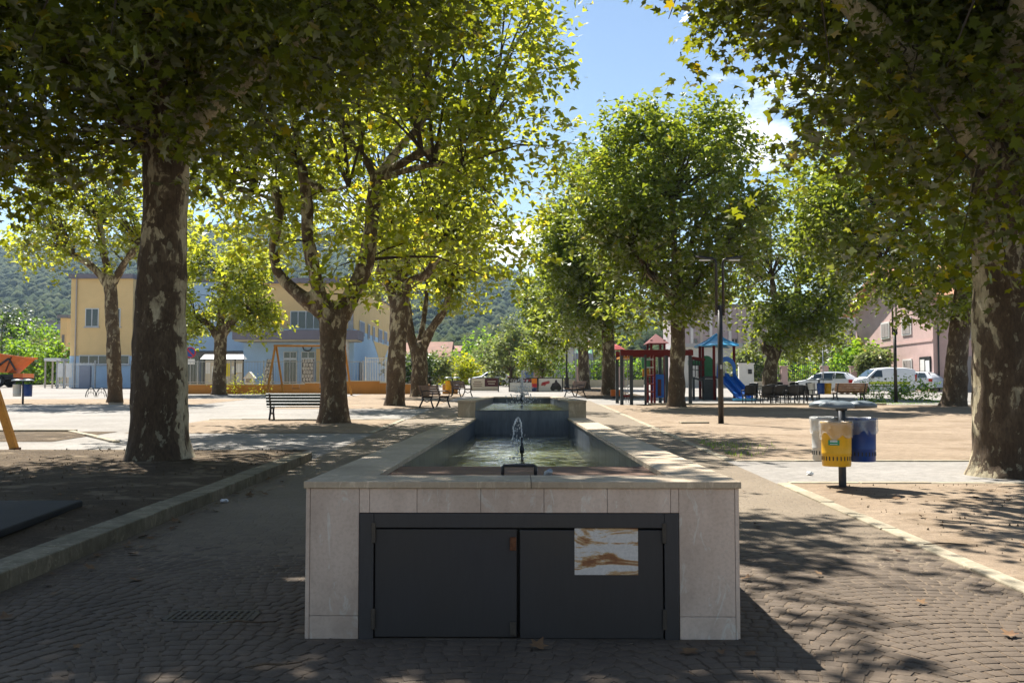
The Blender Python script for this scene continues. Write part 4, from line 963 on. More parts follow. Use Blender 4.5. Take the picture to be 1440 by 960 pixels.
# swings --------------------------------------------------------------------
def swing(label, a0, a1, spread, h, wdt, seats=2):
    """two A-frames at a0 and a1 (ground points), legs spread along 'spread' (vector)"""
    o = thing('swing', label, 'swing', a0); base = Vector(a0); sp = Vector(spread); d = Vector(a1) - base
    for k in (0, 1):
        c = d * k; top = c + Vector((0,0,h))
        for s in (-1, 1):
            MB().beam(c + sp*s + Vector((0,0,-.05)), top + sp*s*.06, wdt).build('leg', M['timber_orange'], o, bevel=.01)
            MB().beam(c + sp*s + Vector((0,0,-.06)), c + sp*s*.985 + Vector((0,0,.03)), wdt*1.2).build('leg_shoe', M['rust'], o)
    MB().beam(Vector((0,0,h)) - d*.03, d*1.03 + Vector((0,0,h)), wdt*1.1).build('beam', M['timber_orange'], o, bevel=.01)
    for k in range(seats):
        f = (k + .75) / (seats + .5); c = d*f; u = d.normalized()*.22
        st = MB().beam(c - u + Vector((0,0,.45)), c + u + Vector((0,0,.45)), .18, .04).build('seat', M['rubber_black'], o)
        for s in (-1, 1): MB().tube([c + u*s + Vector((0,0,.45)), c + u*s*.9 + Vector((0,0,h))], .008, 5).build('chain', M['galvanised'], st)
    return o
a = G(387, 556); a1 = Vector((G(482, 556).x, a.y + .3, a.z))
swing('orange timber swing frame in front of the school wall', a, a1, (.42, .5, 0), 3.15, .12)
a = G(20, 632); swing('yellow-orange timber swing leg standing by the small dark bed', (a.x - .95, a.y, a.z), (a.x - 5.2, a.y + 1.6, a.z + .03), (.95, .05, 0), 2.55, .14)
# rubber mat, grate, small litter ---------------------------------------------
my0, my1 = 6.6, 10.6
mb = MB().add([(x, y, zg(y) + z) for z in (.13, .20) for x, y in ((-13, my0), (-4.32, my0), (-4.66, my1), (-13, my1))], [(0,3,2,1),(4,5,6,7),(0,1,5,4),(1,2,6,5),(2,3,7,6),(3,0,4,7)])
tag(mb.build('rubber_mat', M['rubber_black'], bevel=.02), 'thick black rubber mat lying on the dark earth bed', 'rubber mat')
gx, gy = -1.98, 6.42
g = thing('drain_grate', 'rusty slotted drain grate set in the cobbles beside the kerb path', 'drain grate', (gx, gy, zg(gy) + .0)); g.rotation_euler = (math.atan(SLOPE), 0, 0)
for y in (-.13, .13): MB().box(-.27, .27, y - .02, y + .02, 0, .013).build('rim', M['grate_iron'], g, bevel=.003)
for x in (-.27, .27): MB().box(x - .02, x + .02, -.108, .108, 0, .013).build('rim', M['grate_iron'], g, bevel=.003)
for i in range(12): x = -.23 + i*.042; MB().box(x - .011, x + .011, -.108, .108, 0, .0115).build('bar', M['grate_iron'], g)
for y in (-.04, .04): MB().box(-.25, .25, y - .01, y + .01, 0, .0105).build('cross_bar', M['grate_iron'], g)
def crumple(name, label, loc, s, mat, cat, seed):
    r = random.Random(seed); bm = bmesh.new(); bmesh.ops.create_icosphere(bm, subdivisions=2, radius=s)
    for v in bm.verts: v.co *= r.uniform(.55, 1.15); v.co.z = v.co.z*.6 + s*.5
    me = bpy.data.meshes.new(name); bm.to_mesh(me); bm.free(); me.materials.append(M[mat]); o = link(name, me, None, loc); return tag(o, label, cat)
crumple('crumpled_tissue', 'crumpled white tissue lying against the raised kerb', G(315, 707), .05, 'white_paint', 'tissue', 4)
crumple('crumpled_paper', 'crumpled white paper on the cross path near the waste baskets', G(1139, 668), .055, 'white_paint', 'paper', 5)
p = G(976, 596); tag(MB().box(-.42, .42, -.16, .16, -.02, .07).build('stone_slab', M['kerb_stone'], loc=p, rz=.1, bevel=.015), 'small flat stone slab on the sand beside the twin lamp post', 'stone slab')
lv, lf = leaf_template('big'); lv = lv.copy(); lv[:, 2] *= -1.6
dm = [MB().add((lv * s).tolist(), lf.tolist()).mesh('fallen_leaf', M['dead_leaf'], True) for s in (.055, .075, .10)]
r = random.Random(8)
spots = [(r.uniform(-3.62, -3.2) if r.random() < .5 else r.uniform(-3.5, 3.4), r.uniform(5, 15)) for _ in range(85)] + [(r.uniform(4, 8), r.uniform(7.5, 13)) for _ in range(30)] + [(r.uniform(-9, -4.1), r.uniform(8, 18)) for _ in range(45)] + [(r.uniform(-1.2, 1.3), r.uniform(5.55, 5.74)) for _ in range(4)]
for x, y in spots:
    if abs(x) < 1.34 and y > 5.75: continue
    k = .125 if x < -3.98 else (.05 if x > 3.7 else .024)
    o = link('fallen_leaf', r.choice(dm), None, (x, y, zg(y) + k + .004), (r.uniform(-.3,.3), r.uniform(-.3,.3), r.uniform(0, 6.3)), (1, 1, .7))
    tag(o, 'dry brown leaf lying on the dark earth behind the raised kerb' if x < -3.98 else 'dry brown leaf lying on the sandy bed by the waste baskets' if x > 3.7 else 'dry brown leaf in the gutter along the raised kerb' if x < -3.15 else 'dry brown leaf lying on the cobbled path', 'leaf', 'fallen leaves on the dark earth' if x < -3.98 else 'fallen leaves on the sandy bed' if x > 3.7 else 'fallen leaves along the kerb' if x < -3.15 else 'fallen leaves on the cobbles')
for k, (u, v) in enumerate([(345, 882), (385, 942), (835, 771), (1330, 770), (190, 735)]):
    p = G(u, v); L = r.uniform(.12, .2); a = r.uniform(-.4, .4)
    z = .15 if p.x < -4 else .03
    mb = MB().tube([(-L, -L*a, 0), (-L*.3, r.uniform(-.02,.02), .01), (L*.4, r.uniform(-.02,.02), .006), (L, L*a, 0)], [.004,.007,.006,.003], 6)
    tag(mb.build('twig', M['bark'], smooth=True, loc=(p.x, p.y, p.z + z)), 'short fallen twig lying on the ground', 'twig', 'fallen twigs')
# bicycle rack ----------------------------------------------------------------
p = G(135, 558); o = thing('bicycle_rack', 'dark iron bicycle rack of two arched grids beside the slender tree', 'bicycle rack', p, .12)
for c in (-.3, .3):
    n = 12; arc = [(c + .3*math.cos(math.pi*i/n), 0, .52*math.sin(math.pi*i/n)) for i in range(n+1)]; a_ = MB().tube(arc, .028, 8).build('arch', M['dark_iron'], o, smooth=True)
    for i in range(1, 6): q = arc[2*i]; MB().tube([(q[0], 0, .18*math.sin(math.pi*i/6)), (q[0], 0, q[2])], .012, 5).build('bar', M['dark_iron'], a_)
    arc2 = [(c + .2*math.cos(math.pi*i/n), 0, .3*math.sin(math.pi*i/n)) for i in range(n+1)]; MB().tube(arc2, .014, 6).build('inner_arch', M['dark_iron'], a_, smooth=True)
# barrier banners ---------------------------------------------------------------
paint('banner_cream', (.62, .55, .43), .7, .12); paint('banner_maroon', (.09, .03, .035), .7, .2); paint('banner_white', (.66, .64, .60), .7, .12); paint('banner_dark', (.05, .045, .05), .7, .2); paint('banner_red', (.5, .03, .05), .7, .1); paint('banner_orange', (.75, .22, .02), .7, .1); paint('banner_navy', (.04, .06, .16), .7, .1)
def banner(label, u0, u1, v0, v1, d, panels):
    a = P(u0, v1, d); b_ = P(u1, v0, d); o = thing('banner', label, 'banner', (a.x, d, zg(d))); W = b_.x - a.x; z0 = a.z - zg(d); z1 = b_.z - zg(d)
    for x in (0, W): MB().box(x - .04, x + .04, -.04, .04, -.02, z1 + .06).build('post', M['dark_iron'], o)
    for z in (z0 - .05, z1): MB().box(.042, W - .042, -.025, .025, z, z + .05).build('rail', M['dark_iron'], o)
    for (f0, f1, g0, g1, m_) in panels: MB().box(.045 + (W-.09)*f0, .045 + (W-.09)*f1, -.012, .012, z0 + .002 + (z1-z0-.004)*g0, z0 + .002 + (z1-z0-.004)*g1).build('panel', M[m_], o)
    return o, W, z0, z1 - z0
RX = Matrix.Rotation(math.pi/2, 4, 'X')
o, W, z0, Hh = banner('cream and maroon advertising banner on a barrier', 662, 701, 532, 548.5, 74, [(0, .5, 0, 1, 'banner_cream'), (.502, 1, 0, .3, 'banner_cream'), (.502, 1, .305, 1, 'banner_maroon')])
for k, (f, g_, w_) in enumerate([(.25, .72, .26), (.25, .55, .34), (.25, .38, .3), (.75, .75, .3), (.75, .55, .24)]):
    MB().box(W*(f-w_/2), W*(f+w_/2), -.02, -.014, z0 + Hh*g_ - .025, z0 + Hh*g_ + .025).build('print_line', M['banner_maroon' if f < .5 else 'banner_cream'], o)
o, W, z0, Hh = banner('COLOR SHOP advertising banner with a dark heading and orange block', 716, 756, 532, 550, 74, [(0, .8, .68, 1, 'banner_dark'), (0, .8, 0, .675, 'banner_white'), (.803, 1, .6, 1, 'banner_orange'), (.803, 1, .3, .597, 'banner_red'), (.803, 1, 0, .297, 'banner_navy')])
text_mesh('COLOR', .27, 'print', M['banner_white'], o, Matrix.Translation((W*.27, -.02, z0 + Hh*.83)) @ RX)
text_mesh('SHOP', .27, 'print', M['banner_red'], o, Matrix.Translation((W*.60, -.02, z0 + Hh*.83)) @ RX)
o, W, z0, Hh = banner('white banner with red lettering and a dark motorbike print', 756.6, 791, 532, 550, 74.1, [(0, 1, 0, 1, 'banner_white')])
r = random.Random(2)
for k in range(9):
    x = W*(.14 + .035*k); MB().tube([(x, -.03, z0 + Hh*(.45 + .02*k)), (x + .05, -.03, z0 + Hh*(.70 + .015*k)), (x + .1, -.03, z0 + Hh*(.40 + .03*k + r.uniform(-.05,.05)))], .028, 5).build('print_stroke', M['banner_red'], o)
mb = MB(); mb.prism([(W*.55, z0+.12), (W*.9, z0+.12), (W*.93, z0+Hh*.45), (W*.86, z0+Hh*.62), (W*.80, z0+Hh*.70), (W*.76, z0+Hh*.9), (W*.70, z0+Hh*.88), (W*.68, z0+Hh*.68), (W*.58, z0+Hh*.62), (W*.54, z0+Hh*.4)], 'y', -.022, -.014); mb.build('print_silhouette', M['banner_dark'], o)
for x in (.61, .85): MB().prism([(W*x + .2*math.cos(i*.5236), z0 + .24 + .2*math.sin(i*.5236)) for i in range(12)], 'y', -.03, -.023).build('print_wheel', M['dark_iron'], o)
# chairs and tables ---------------------------------------------------------------
def make_chair():
    o = thing('rattan_chair', 'black woven armchair set out around the dark tables', 'chair', (0,0,0), 0, 'black chairs around the tables')
    MB().box(-.26,.26,-.26,.24,.38,.44).build('seat', M['rattan'], o, bevel=.015)
    mb = MB()
    for j, (z, y) in enumerate(((.40,.24),(.6,.27),(.82,.33),(.88,.345))):
        for i in range(7): x = -.27 + .09*i; mb.v.append((x, y - .05*(abs(i-3)/3)**2, z - (.03*(abs(i-3)/3)**2 if j == 3 else 0)))
    for j in range(3):
        for i in range(6): a = j*7+i; mb.f.append((a, a+1, a+8, a+7))
    bk = mb.build('backrest', M['rattan'], o, smooth=True); s = bk.modifiers.new('solid', 'SOLIDIFY'); s.thickness = .03
    for s in (-1, 1):
        MB().tube([(s*.27,.22,.62),(s*.29,0,.64),(s*.28,-.22,.62),(s*.27,-.24,.42)], .022, 6).build('armrest', M['rattan'], o, smooth=True)
        MB().beam((s*.23,-.22,0),(s*.23,-.22,.385),.035).build('leg', M['rattan'], o); MB().beam((s*.23,.27,0),(s*.23,.2,.385),.035).build('leg', M['rattan'], o)
    return o
c0 = make_chair(); first = True
def put_chair(u, v, rz):
    global first
    p = G(u, v)
    if first: c0.location = p; c0.rotation_euler = (0,0,rz); first = False
    else: dup(c0, p, rz)
for i, (u, v, rz) in enumerate([(1053,567,.1+math.pi),(1064,563,2.2),(1078,568,math.pi),(1086,565,3.0),(1094,568,math.pi+.2),(1101,566,math.pi-.1),(1113,568,math.pi+.1),(1121,567,3.3),(1128,564,1.2),(1140,567,1.7),(1084,558,0),(1098,558,.2),(1118,558,-.1),(1132,559,-1.2),(1058,559,-.6)]): put_chair(u, v, rz)
for k, (u, v, lb) in enumerate([(1070, 562, 'small square dark table at the slide end of the chair group'), (1098, 562.5, 'small square dark table in the middle of the chair group'), (1130, 562, 'small square dark table at the waste basket end of the chair group')]):
    o = thing('cafe_table', lb, 'table', G(u, v), .1); MB().box(-.38,.38,-.38,.38,.71,.745).build('table_top', M['rattan'], o, bevel=.01)
    for sx in (-1, 1):
        for sy in (-1, 1): MB().beam((sx*.33, sy*.33, 0), (sx*.33, sy*.33, .71), .045).build('leg', M['rattan'], o)
# ------------------------------------------------------------------ playground
def on(u, v): p = G(u, v); return p
# climbing frame at the left
A = on(874, 569); Bp = on(887.5, 570); d0 = A.y
o = thing('climbing_frame', 'dark timber climbing frame with red beams, ladder and red-roofed tower', 'climbing frame', (A.x, A.y, A.z)); S = d0 / FPX
def pxx(u): return (u - 734) * S - A.x
def pxz(v): return (569 - v) * S + 0.0
for u in (874, 887.5, 937, 970): MB().beam((pxx(u), 0, -.05), (pxx(u), 0, pxz(491)), .15).build('post', M['play_post'], o, bevel=.01)
for u in (874, 937, 970): MB().beam((pxx(u), 2.2, -.05), (pxx(u), 2.2, pxz(491)), .15).build('post', M['play_post'], o, bevel=.01)
for y in (0.0, 2.2): MB().box(pxx(872), pxx(974), y - .05 - .08, y + .05 - .08, pxz(500), pxz(492)).build('beam', M['play_red'], o, bevel=.01)
MB().box(pxx(873), pxx(889), -.02, 2.3, pxz(503.5), pxz(501)).build('monkey_bar', M['timber_orange'], o)
for u in (907, 920): MB().beam((pxx(u), -.1 if u == 907 else .02, -.05), (pxx(u), -.1 if u == 907 else .02, pxz(499)), .1).build('ladder_rail', M['play_post' if u == 907 else 'play_red'], o)
for k, v in enumerate((506, 517, 528, 540, 551)): MB().tube([(pxx(906), -.1, pxz(v)), (pxx(920), .0, pxz(v))], .028, 8).build('rung', M['rim' if k < 2 else 'play_red'], o)
# red tower
for u in (920.5, 939.5):
    for y in (1.2, 2.6): MB().beam((pxx(u), y, -.02), (pxx(u), y, pxz(476)), .1).build('tower_post', M['play_red'], o)
x0, x1 = pxx(915), pxx(945); mb = MB().add([(x0,.9,pxz(481)),(x1,.9,pxz(481)),(x1,2.9,pxz(481)),(x0,2.9,pxz(481)),((x0+x1)/2,1.9,pxz(466))], [(0,1,4),(1,2,4),(2,3,4),(3,0,4),(3,2,1,0)]); mb.build('roof', M['play_red'], o)
MB().box(pxx(922), pxx(938), 1.1, 1.16, pxz(559), pxz(526)).build('panel', M['play_blue'], o)
MB().box(pxx(929), pxx(934), 1.07, 1.1, pxz(557), pxz(533)).build('panel_opening', M['banner_maroon'], o)
MB().box(pxx(907), pxx(920), 1.2, 1.26, pxz(517), pxz(502)).build('panel', M['play_green'], o)
MB().box(pxx(908), pxx(918), 1.3, 1.36, pxz(529), pxz(518)).build('panel', M['timber_orange'], o)
MB().box(pxx(921), pxx(939), 1.17, 2.65, pxz(528), pxz(525.5)).build('deck', M['play_post'], o)
for k in range(4): # rope net on the left bay
    z = pxz(520 + 11*k); MB().tube([(pxx(874)+.06, 0, z), (pxx(881), -.03, z - .06), (pxx(887)-.06, 0, z + (.25 if k == 0 else 0))], .018, 5).build('rope', M['galvanised'], o)
for k in range(2): MB().tube([(pxx(878 + 4.5*k), 0, pxz(497)), (pxx(877 + 5*k), -.03, pxz(530)), (pxx(880 + 3*k), 0, pxz(566))], .018, 5).build('rope', M['galvanised'], o)
MB().box(pxx(876), pxx(886), -.06, .06, pxz(558), pxz(555)).build('step', M['play_red'], o)
# blue tower with slide
Tb = on(999, 562); o2 = thing('slide_tower', 'play tower with pale blue pyramid roof, red posts and a blue double slide', 'slide tower', Tb); S2 = Tb.y / FPX
def qx(u): return (u - 734) * S2 - Tb.x
def qz(v): return (562 - v) * S2
for u, y in ((988, 0), (1000, -.7), (1030, -.3), (1018, 1.0), (988.5, 1.0)): MB().beam((qx(u), y, -.05), (qx(u), y, qz(486)), .13).build('post', M['play_red'], o2, bevel=.008)
x0, x1 = qx(983), qx(1033); cx = qx(1008); zt = qz(470); ze = qz(487)
mb = MB(); ring = [(x0,-1.0),(cx,-1.15),(x1,-1.0),(x1+.05,.2),(x1,1.4),(cx,1.5),(x0,1.4),(x0-.05,.2)]
mb.v = [(x, y, ze + (0 if i % 2 == 0 else .06)) for i, (x, y) in enumerate(ring)] + [(cx + (x-cx)*.5, .2 + (y-.2)*.5, ze + (zt-ze)*.42) for x, y in ring] + [(cx, .2, zt)]
mb.f = [(i, (i+1)%8, (i+1)%8+8, i+8) for i in range(8)] + [(i+8, (i+1)%8+8, 16) for i in range(8)]; rf = mb.build('roof', M['play_cyan'], o2)
s_ = rf.modifiers.new('s', 'SOLIDIFY'); s_.thickness = .05
for i in range(0, 8, 2): q = ring[i]; MB().tube([(q[0], q[1], ze+.02), (cx + (q[0]-cx)*.5, .2 + (q[1]-.2)*.5, ze + (zt-ze)*.42 + .02), (cx, .2, zt+.02)], .04, 6).build('roof_rib', M['play_cyan'], rf)
MB().box(qx(988), qx(1030), -.72, 1.0, qz(532), qz(529)).build('deck', M['play_post'], o2)
# arch panel
arc = [(qx(1016.5) + 2*0 + (qx(1029)-qx(1003))/2*math.cos(math.pi*i/12), qz(519) + (qz(502)-qz(519))*math.sin(math.pi*i/12)) for i in range(13)]
inn = [(qx(1016.5) + (qx(1025)-qx(1008))/2*math.cos(math.pi*i/12), qz(519) + (qz(509)-qz(519))*math.sin(math.pi*i/12)) for i in range(13)]
mb = MB(); mb.prism([(qx(1029), qz(531))] + arc + [(qx(1003), qz(531)), (qx(1008), qz(531))] + inn[::-1] + [(qx(1025), qz(531))], 'y', -.86, -.78); mb.build('arch_panel', M['play_blue'], o2)
mb = MB(); arc2 = [(qx(998) + (qx(1008)-qx(988))/2*math.cos(math.pi*i/10), qz(510) + (qz(499)-qz(510))*math.sin(math.pi*i/10)) for i in range(11)]; mb.prism([(qx(1008), qz(530))] + arc2 + [(qx(988), qz(530))], 'y', 1.02, 1.1); mb.build('arch_panel', M['play_green'], o2)
for k in range(2):
    xs = [qx(1005 + 12*k), qx(1016 + 12*k)]; path = [(-.82, qz(530), 0), (-1.3, qz(538), .1), (-2.1, qz(549), .35), (-2.7, qz(556), .5), (-3.2, qz(558.5), .55)]
    mb = MB()
    for y, z, dx_ in path:
        for xx, zz in ((xs[0], .22), (xs[0]+.06, .2), (xs[0]+.08, 0), (xs[1]-.08, 0), (xs[1]-.06, .2), (xs[1], .22)): mb.v.append((xx + dx_*.8, y, z + zz))
    for j in range(len(path)-1):
        for i in range(5): a = j*6+i; mb.f.append((a, a+1, a+7, a+6))
    sl = mb.build('slide', M['play_blue'], o2, smooth=False); s_ = sl.modifiers.new('s', 'SOLIDIFY'); s_.thickness = .04
MB().box(qx(1005)+.3, qx(1042), -3.3, -2.9, -.02, qz(559.5)).build('slide_foot', M['play_cyan'], o2, bevel=.02)
MB().box(qx(986), qx(1003), -.75, -.70, .02, qz(533)).build('climbing_panel', M['play_post'], o2)
for k in range(7): MB().box(qx(1011 + 2*k), qx(1011 + 2*k) + .04, .95, .99, qz(531), qz(510)).build('baluster', M['galvanised'], o2)
# bridge between the frames
o3 = thing('rope_bridge', 'dark plank bridge with red rails and rope netting joining the play towers', 'rope bridge', (qx(971) + Tb.x, Tb.y - .4, Tb.z))
def rx(u): return qx(u) + Tb.x - o3.location.x
for y in (0, 1.1):
    MB().beam((rx(971), y, qz(503)), (rx(989), y, qz(506)), .1, .12).build('rail', M['play_red'], o3)
    for k in range(5): x = rx(972 + 4*k); MB().tube([(x, y, qz(530)), (x, y, qz(505))], .014, 5).build('rope', M['rope'], o3)
    for k in range(2): MB().tube([(rx(971), y, qz(512 + 7*k)), (rx(980), y, qz(513.5 + 7*k)), (rx(989), y, qz(513 + 7*k))], .014, 5).build('rope', M['rope'], o3)
for k in range(9): x = rx(971) + .02 + k*(rx(989)-rx(971))/9; MB().box(x, x + .07, -.05, 1.15, qz(530) - .05 - .02*k, qz(530) - .02*k).build('plank', M['play_post'], o3)
for u in (973, 987): MB().beam((rx(u), .02, -.05 - .0), (rx(u), .02, qz(530)), .12).build('post', M['play_post'], o3)
mb = MB().box(rx(971), rx(988), 1.3, 1.35, qz(513), qz(506)); mb.build('panel', M['play_green'], o3)
p = on(867, 560); o = thing('spring_box', 'low orange box toy beside the climbing frame', 'play toy', p); MB().box(-.33,.33,-.2,.2,.12,.5).build('body', M['truck_orange'], o, bevel=.05); MB().box(-.25,.25,-.15,.15,-.02,.12).build('base', M['play_post'], o)
# play surface strip
sheet('play_surface', [(XR + 2.6, 45.6), (22, 45.6), (22, 60), (XR + 2.6, 60)], 'paving', .012)
tag(MB().box(XR + 2.2, 16.5, 45.3, 45.55, zg(45.4) - .05, zg(45.4) + .09).build('edging', M['kerb_stone']), 'low concrete edging in front of the play tower', 'edging')

# ------------------------------------------------------------------ vehicles
def car(name, label, loc, rz, secs, paintm, wheel_x, wheel_r, half_track, wins, lights, extra=None, cat='car', belt=.9):
    """secs: (x, zlow, zbelt, zroof, half width low, half width belt, half width roof)"""
    o = thing(name, label, cat, loc, rz); mb = MB(); n = 10
    for (x, zl, zb, zr, wl, wb, wr) in secs:
        mb.v += [(x,-wl*.9,zl),(x,-wb,zl+(zb-zl)*.35),(x,-wb*.985,zb),(x,-wr*1.0,zr-.05 if zr>zb+.1 else zb+.015),(x,-wr*.55,zr),(x,wr*.55,zr),(x,wr*1.0,zr-.05 if zr>zb+.1 else zb+.015),(x,wb*.985,zb),(x,wb,zl+(zb-zl)*.35),(x,wl*.9,zl)]
    for j in range(len(secs)-1):
        for i in range(n): a = j*n+i; b_ = j*n+(i+1)%n; mb.f.append((a, b_, b_+n, a+n))
    mb.f.append(tuple(range(n))); mb.f.append(tuple(reversed(range((len(secs)-1)*n, len(secs)*n))))
    body = mb.build('body', M[paintm], o, smooth=True, bevel=.025)
    for x in wheel_x:
        for s in (-1, 1):
            MB().prism([(x + (wheel_r+.05)*math.cos(a*math.pi/10), wheel_r + (wheel_r+.05)*math.sin(a*math.pi/10)) for a in range(-2, 13)], 'y', s*(half_track+.012), s*(half_track-.2)).build('wheel_arch', M['car_trim'], o)
            wh = bpy.data.objects.new('wheel', None); COL.objects.link(wh); wh.parent = o
            ty = MB().lathe([(wheel_r*.62, -.1), (wheel_r*.97, -.1), (wheel_r, -.07), (wheel_r, .07), (wheel_r*.97, .1), (wheel_r*.62, .1)], 22); ty.xf(Matrix.Translation((x, s*(half_track-.05), wheel_r)) @ Matrix.Rotation(math.pi/2, 4, 'X')); ty.build('tyre', M['tyre'], wh, smooth=False)
            rm = MB().lathe([(.02, .115), (wheel_r*.25, .112), (wheel_r*.6, .10), (wheel_r*.63, .06)], 18); rm.xf(Matrix.Translation((x, s*(half_track-.05), wheel_r)) @ Matrix.Rotation(-s*math.pi/2, 4, 'X')); rm.build('rim', M['rim'], wh, smooth=True)
            for k in range(5):
                a = k*1.2566; MB().beam((x + .07*math.cos(a), s*(half_track+.066), wheel_r + .07*math.sin(a)), (x + wheel_r*.52*math.cos(a), s*(half_track+.062), wheel_r + wheel_r*.52*math.sin(a)), .035, .012, up=(0,1,0)).build('spoke_gap', M['car_trim'], wh)
    for nm, quad in wins:
        c = sum((Vector(q) for q in quad), Vector())/len(quad); nn = (Vector(quad[1])-Vector(quad[0])).cross(Vector(quad[2])-Vector(quad[0])).normalized()
        if nn.dot(c - Vector((c.x*.6, 0, .7))) < 0: nn = -nn
        k = len(quad); vs = [Vector(q) + nn*.012 for q in quad] + [Vector(q) - nn*.03 for q in quad]
        MB().add(vs, [tuple(range(k)), tuple(reversed(range(k, 2*k)))] + [(i, (i+1)%k, (i+1)%k+k, i+k) for i in range(k)]).build(nm, M['glass_dark'], o)
    for nm, m_, bx in lights: MB().box(*bx).build(nm, M[m_], o, bevel=.015)
    return o
# white van, nose to the left (-x)
p = G(1236, 554); HW = .88
secs = [(-2.1,.35,.72,.74,.7,.74,.66),(-2.02,.22,.84,.86,.80,.84,.76),(-1.75,.2,.95,.99,.84,.87,.80),(-1.25,.2,1.05,1.10,.86,.88,.82),(-1.12,.2,1.07,1.14,.86,.88,.80),(-.55,.2,1.08,1.62,.86,.88,.72),(-.35,.2,1.08,1.70,.86,.88,.72),(.4,.2,1.08,1.78,.86,.88,.74),(1.6,.2,1.08,1.76,.86,.88,.74),(2.1,.22,1.06,1.68,.86,.87,.74),(2.2,.3,1.04,1.58,.82,.85,.72)]
wins = [('windscreen', [(-1.12,-.68,1.17),(-1.12,.68,1.17),(-.53,.60,1.63),(-.53,-.60,1.63)])]
for s in (-1, 1):
    wins.append(('side_window', [(-.92,s*.855,1.12),(-.1,s*.868,1.12),(-.1,s*.765,1.56),(-.42,s*.755,1.56)]))
ex = []
van = car('van', 'white delivery van with a lime yellow side stripe', p, .06, secs, 'car_white', (-1.32, 1.38), .31, .84, wins,
    [('bumper','car_trim',(-2.16,-1.95,-.8,.8,.28,.5)),('headlight','lamp_glass',(-2.04,-1.8,-.84,-.6,.72,.9)),('headlight','lamp_glass',(-2.04,-1.8,.6,.84,.72,.9)),
     ('tail_light','tail_red',(2.1,2.2,-.88,-.78,.85,1.3)),('stripe','van_lime',(-.98,1.75,-.895,-.86,.66,.82)),('side_moulding','car_trim',(-.95,1.0,-.9,-.86,.50,.56)),
     ('door_handle','car_trim',(.02,.12,-.905,-.86,.93,1.06)),('door_mirror','car_trim',(-.86,-.72,-1.05,-.87,1.05,1.2)),('door_gap','car_trim',(.14,.15,-.893,-.86,.4,1.1)),('door_gap','car_trim',(-1.0,-.99,-.893,-.86,.4,1.1))], cat='van')
# white estate car, rear quarter towards the square
p = G(1160, 553.5)
secs = [(-2.15,.4,.62,.64,.66,.72,.62),(-2.05,.22,.72,.76,.78,.82,.7),(-1.6,.2,.84,.88,.84,.86,.76),(-1.05,.2,.92,.96,.85,.87,.78),(-.45,.2,.94,1.36,.85,.87,.64),(0,.2,.95,1.47,.85,.87,.63),(.8,.2,.96,1.48,.85,.87,.63),(1.5,.2,.97,1.42,.85,.86,.62),(1.95,.24,.96,1.12,.82,.84,.68),(2.1,.3,.88,.92,.78,.8,.7)]
wins = [('windscreen', [(-1.02,-.62,.99),(-1.02,.62,.99),(-.46,.54,1.36),(-.46,-.54,1.36)]), ('rear_window', [(1.93,-.62,1.06),(1.93,.62,1.06),(1.55,.52,1.38),(1.55,-.52,1.38)])]
for s in (-1, 1):
    wins += [('side_window', [(-.85,s*.84,.99),(-.02,s*.855,1.0),(-.02,s*.70,1.38),(-.4,s*.69,1.33)]), ('side_window', [(.04,s*.855,1.0),(.85,s*.855,1.0),(.85,s*.695,1.40),(.04,s*.70,1.39)]), ('side_window', [(.93,s*.855,1.01),(1.6,s*.84,1.03),(1.42,s*.69,1.36),(.93,s*.695,1.39)])]
est = car('estate_car', 'white estate car parked beside the white delivery van', p, -.55, secs, 'car_silver', (-1.3, 1.32), .31, .82, wins,
    [('tail_light','tail_red',(1.78,2.06,-.86,-.62,.72,.94)),('tail_light','tail_red',(1.78,2.06,.62,.86,.72,.94)),('bumper','car_silver',(1.9,2.18,-.8,.8,.3,.62)),('number_plate','white_paint',(2.17,2.195,-.26,.26,.62,.73)),('headlight','lamp_glass',(-2.08,-1.8,-.82,-.55,.62,.78)),('roof_rail','car_trim',(-.1,1.4,-.6,-.56,1.47,1.51)),('roof_rail','car_trim',(-.1,1.4,.56,.6,1.47,1.51)),('door_mirror','car_silver',(-.8,-.66,-1.02,-.86,.96,1.08))])
def car_copy(src, label, loc, rz, m_=None):
    c = dup(src, loc, rz, label)
    if m_:
        for ch in c.children:
            if ch.data and ch.name.split('.')[0] in ('body', 'bumper'):
                ch.data = ch.data.copy(); ch.data.materials[0] = M[m_]
    return c
car_copy(est, 'silver-blue car parked behind the white delivery van', (P(1283, 550, 75).x, 75, zg(75)), -.9, 'car_silver')
p = P(746, 548, 100); car_copy(est, 'grey-blue car parked in the gap between the cream banner and the COLOR SHOP banner', (p.x, 100, zg(100)), -1.5, 'car_blue')
p = P(688, 548, 105); car_copy(est, 'grey car parked behind the cream and maroon banner', (p.x, 105, zg(105)), .2, 'car_silver')
# orange tipper truck
d = 95; p = P(3, 545, d); o = thing('tipper_truck', 'orange hopper truck with black wheels on the pale road', 'truck', (p.x, d, zg(d)))
MB().add([(-3.2,-1.1,1.5),(1.1,-1.1,1.35),(2.6,-1.2,2.75),(-3.4,-1.2,3.6),(-3.2,1.1,1.5),(1.1,1.1,1.35),(2.6,1.2,2.75),(-3.4,1.2,3.6)], [(0,1,2,3),(7,6,5,4),(0,4,5,1),(1,5,6,2),(3,7,4,0)]).build('hopper', M['truck_orange'], o)
MB().beam((-3.4,-1.25,3.62),(2.75,-1.25,2.77),.16,.16).build('hopper_rim', M['truck_orange'], o); MB().beam((2.7,-1.2,2.78),(2.7,1.2,2.78),.16,.16).build('hopper_rim', M['truck_orange'], o)
for x in (-2.0, -.6, .9): MB().beam((x,-1.18,1.5),(x+.6,-1.25,3.0),.1,.1).build('hopper_rib', M['rust'], o)
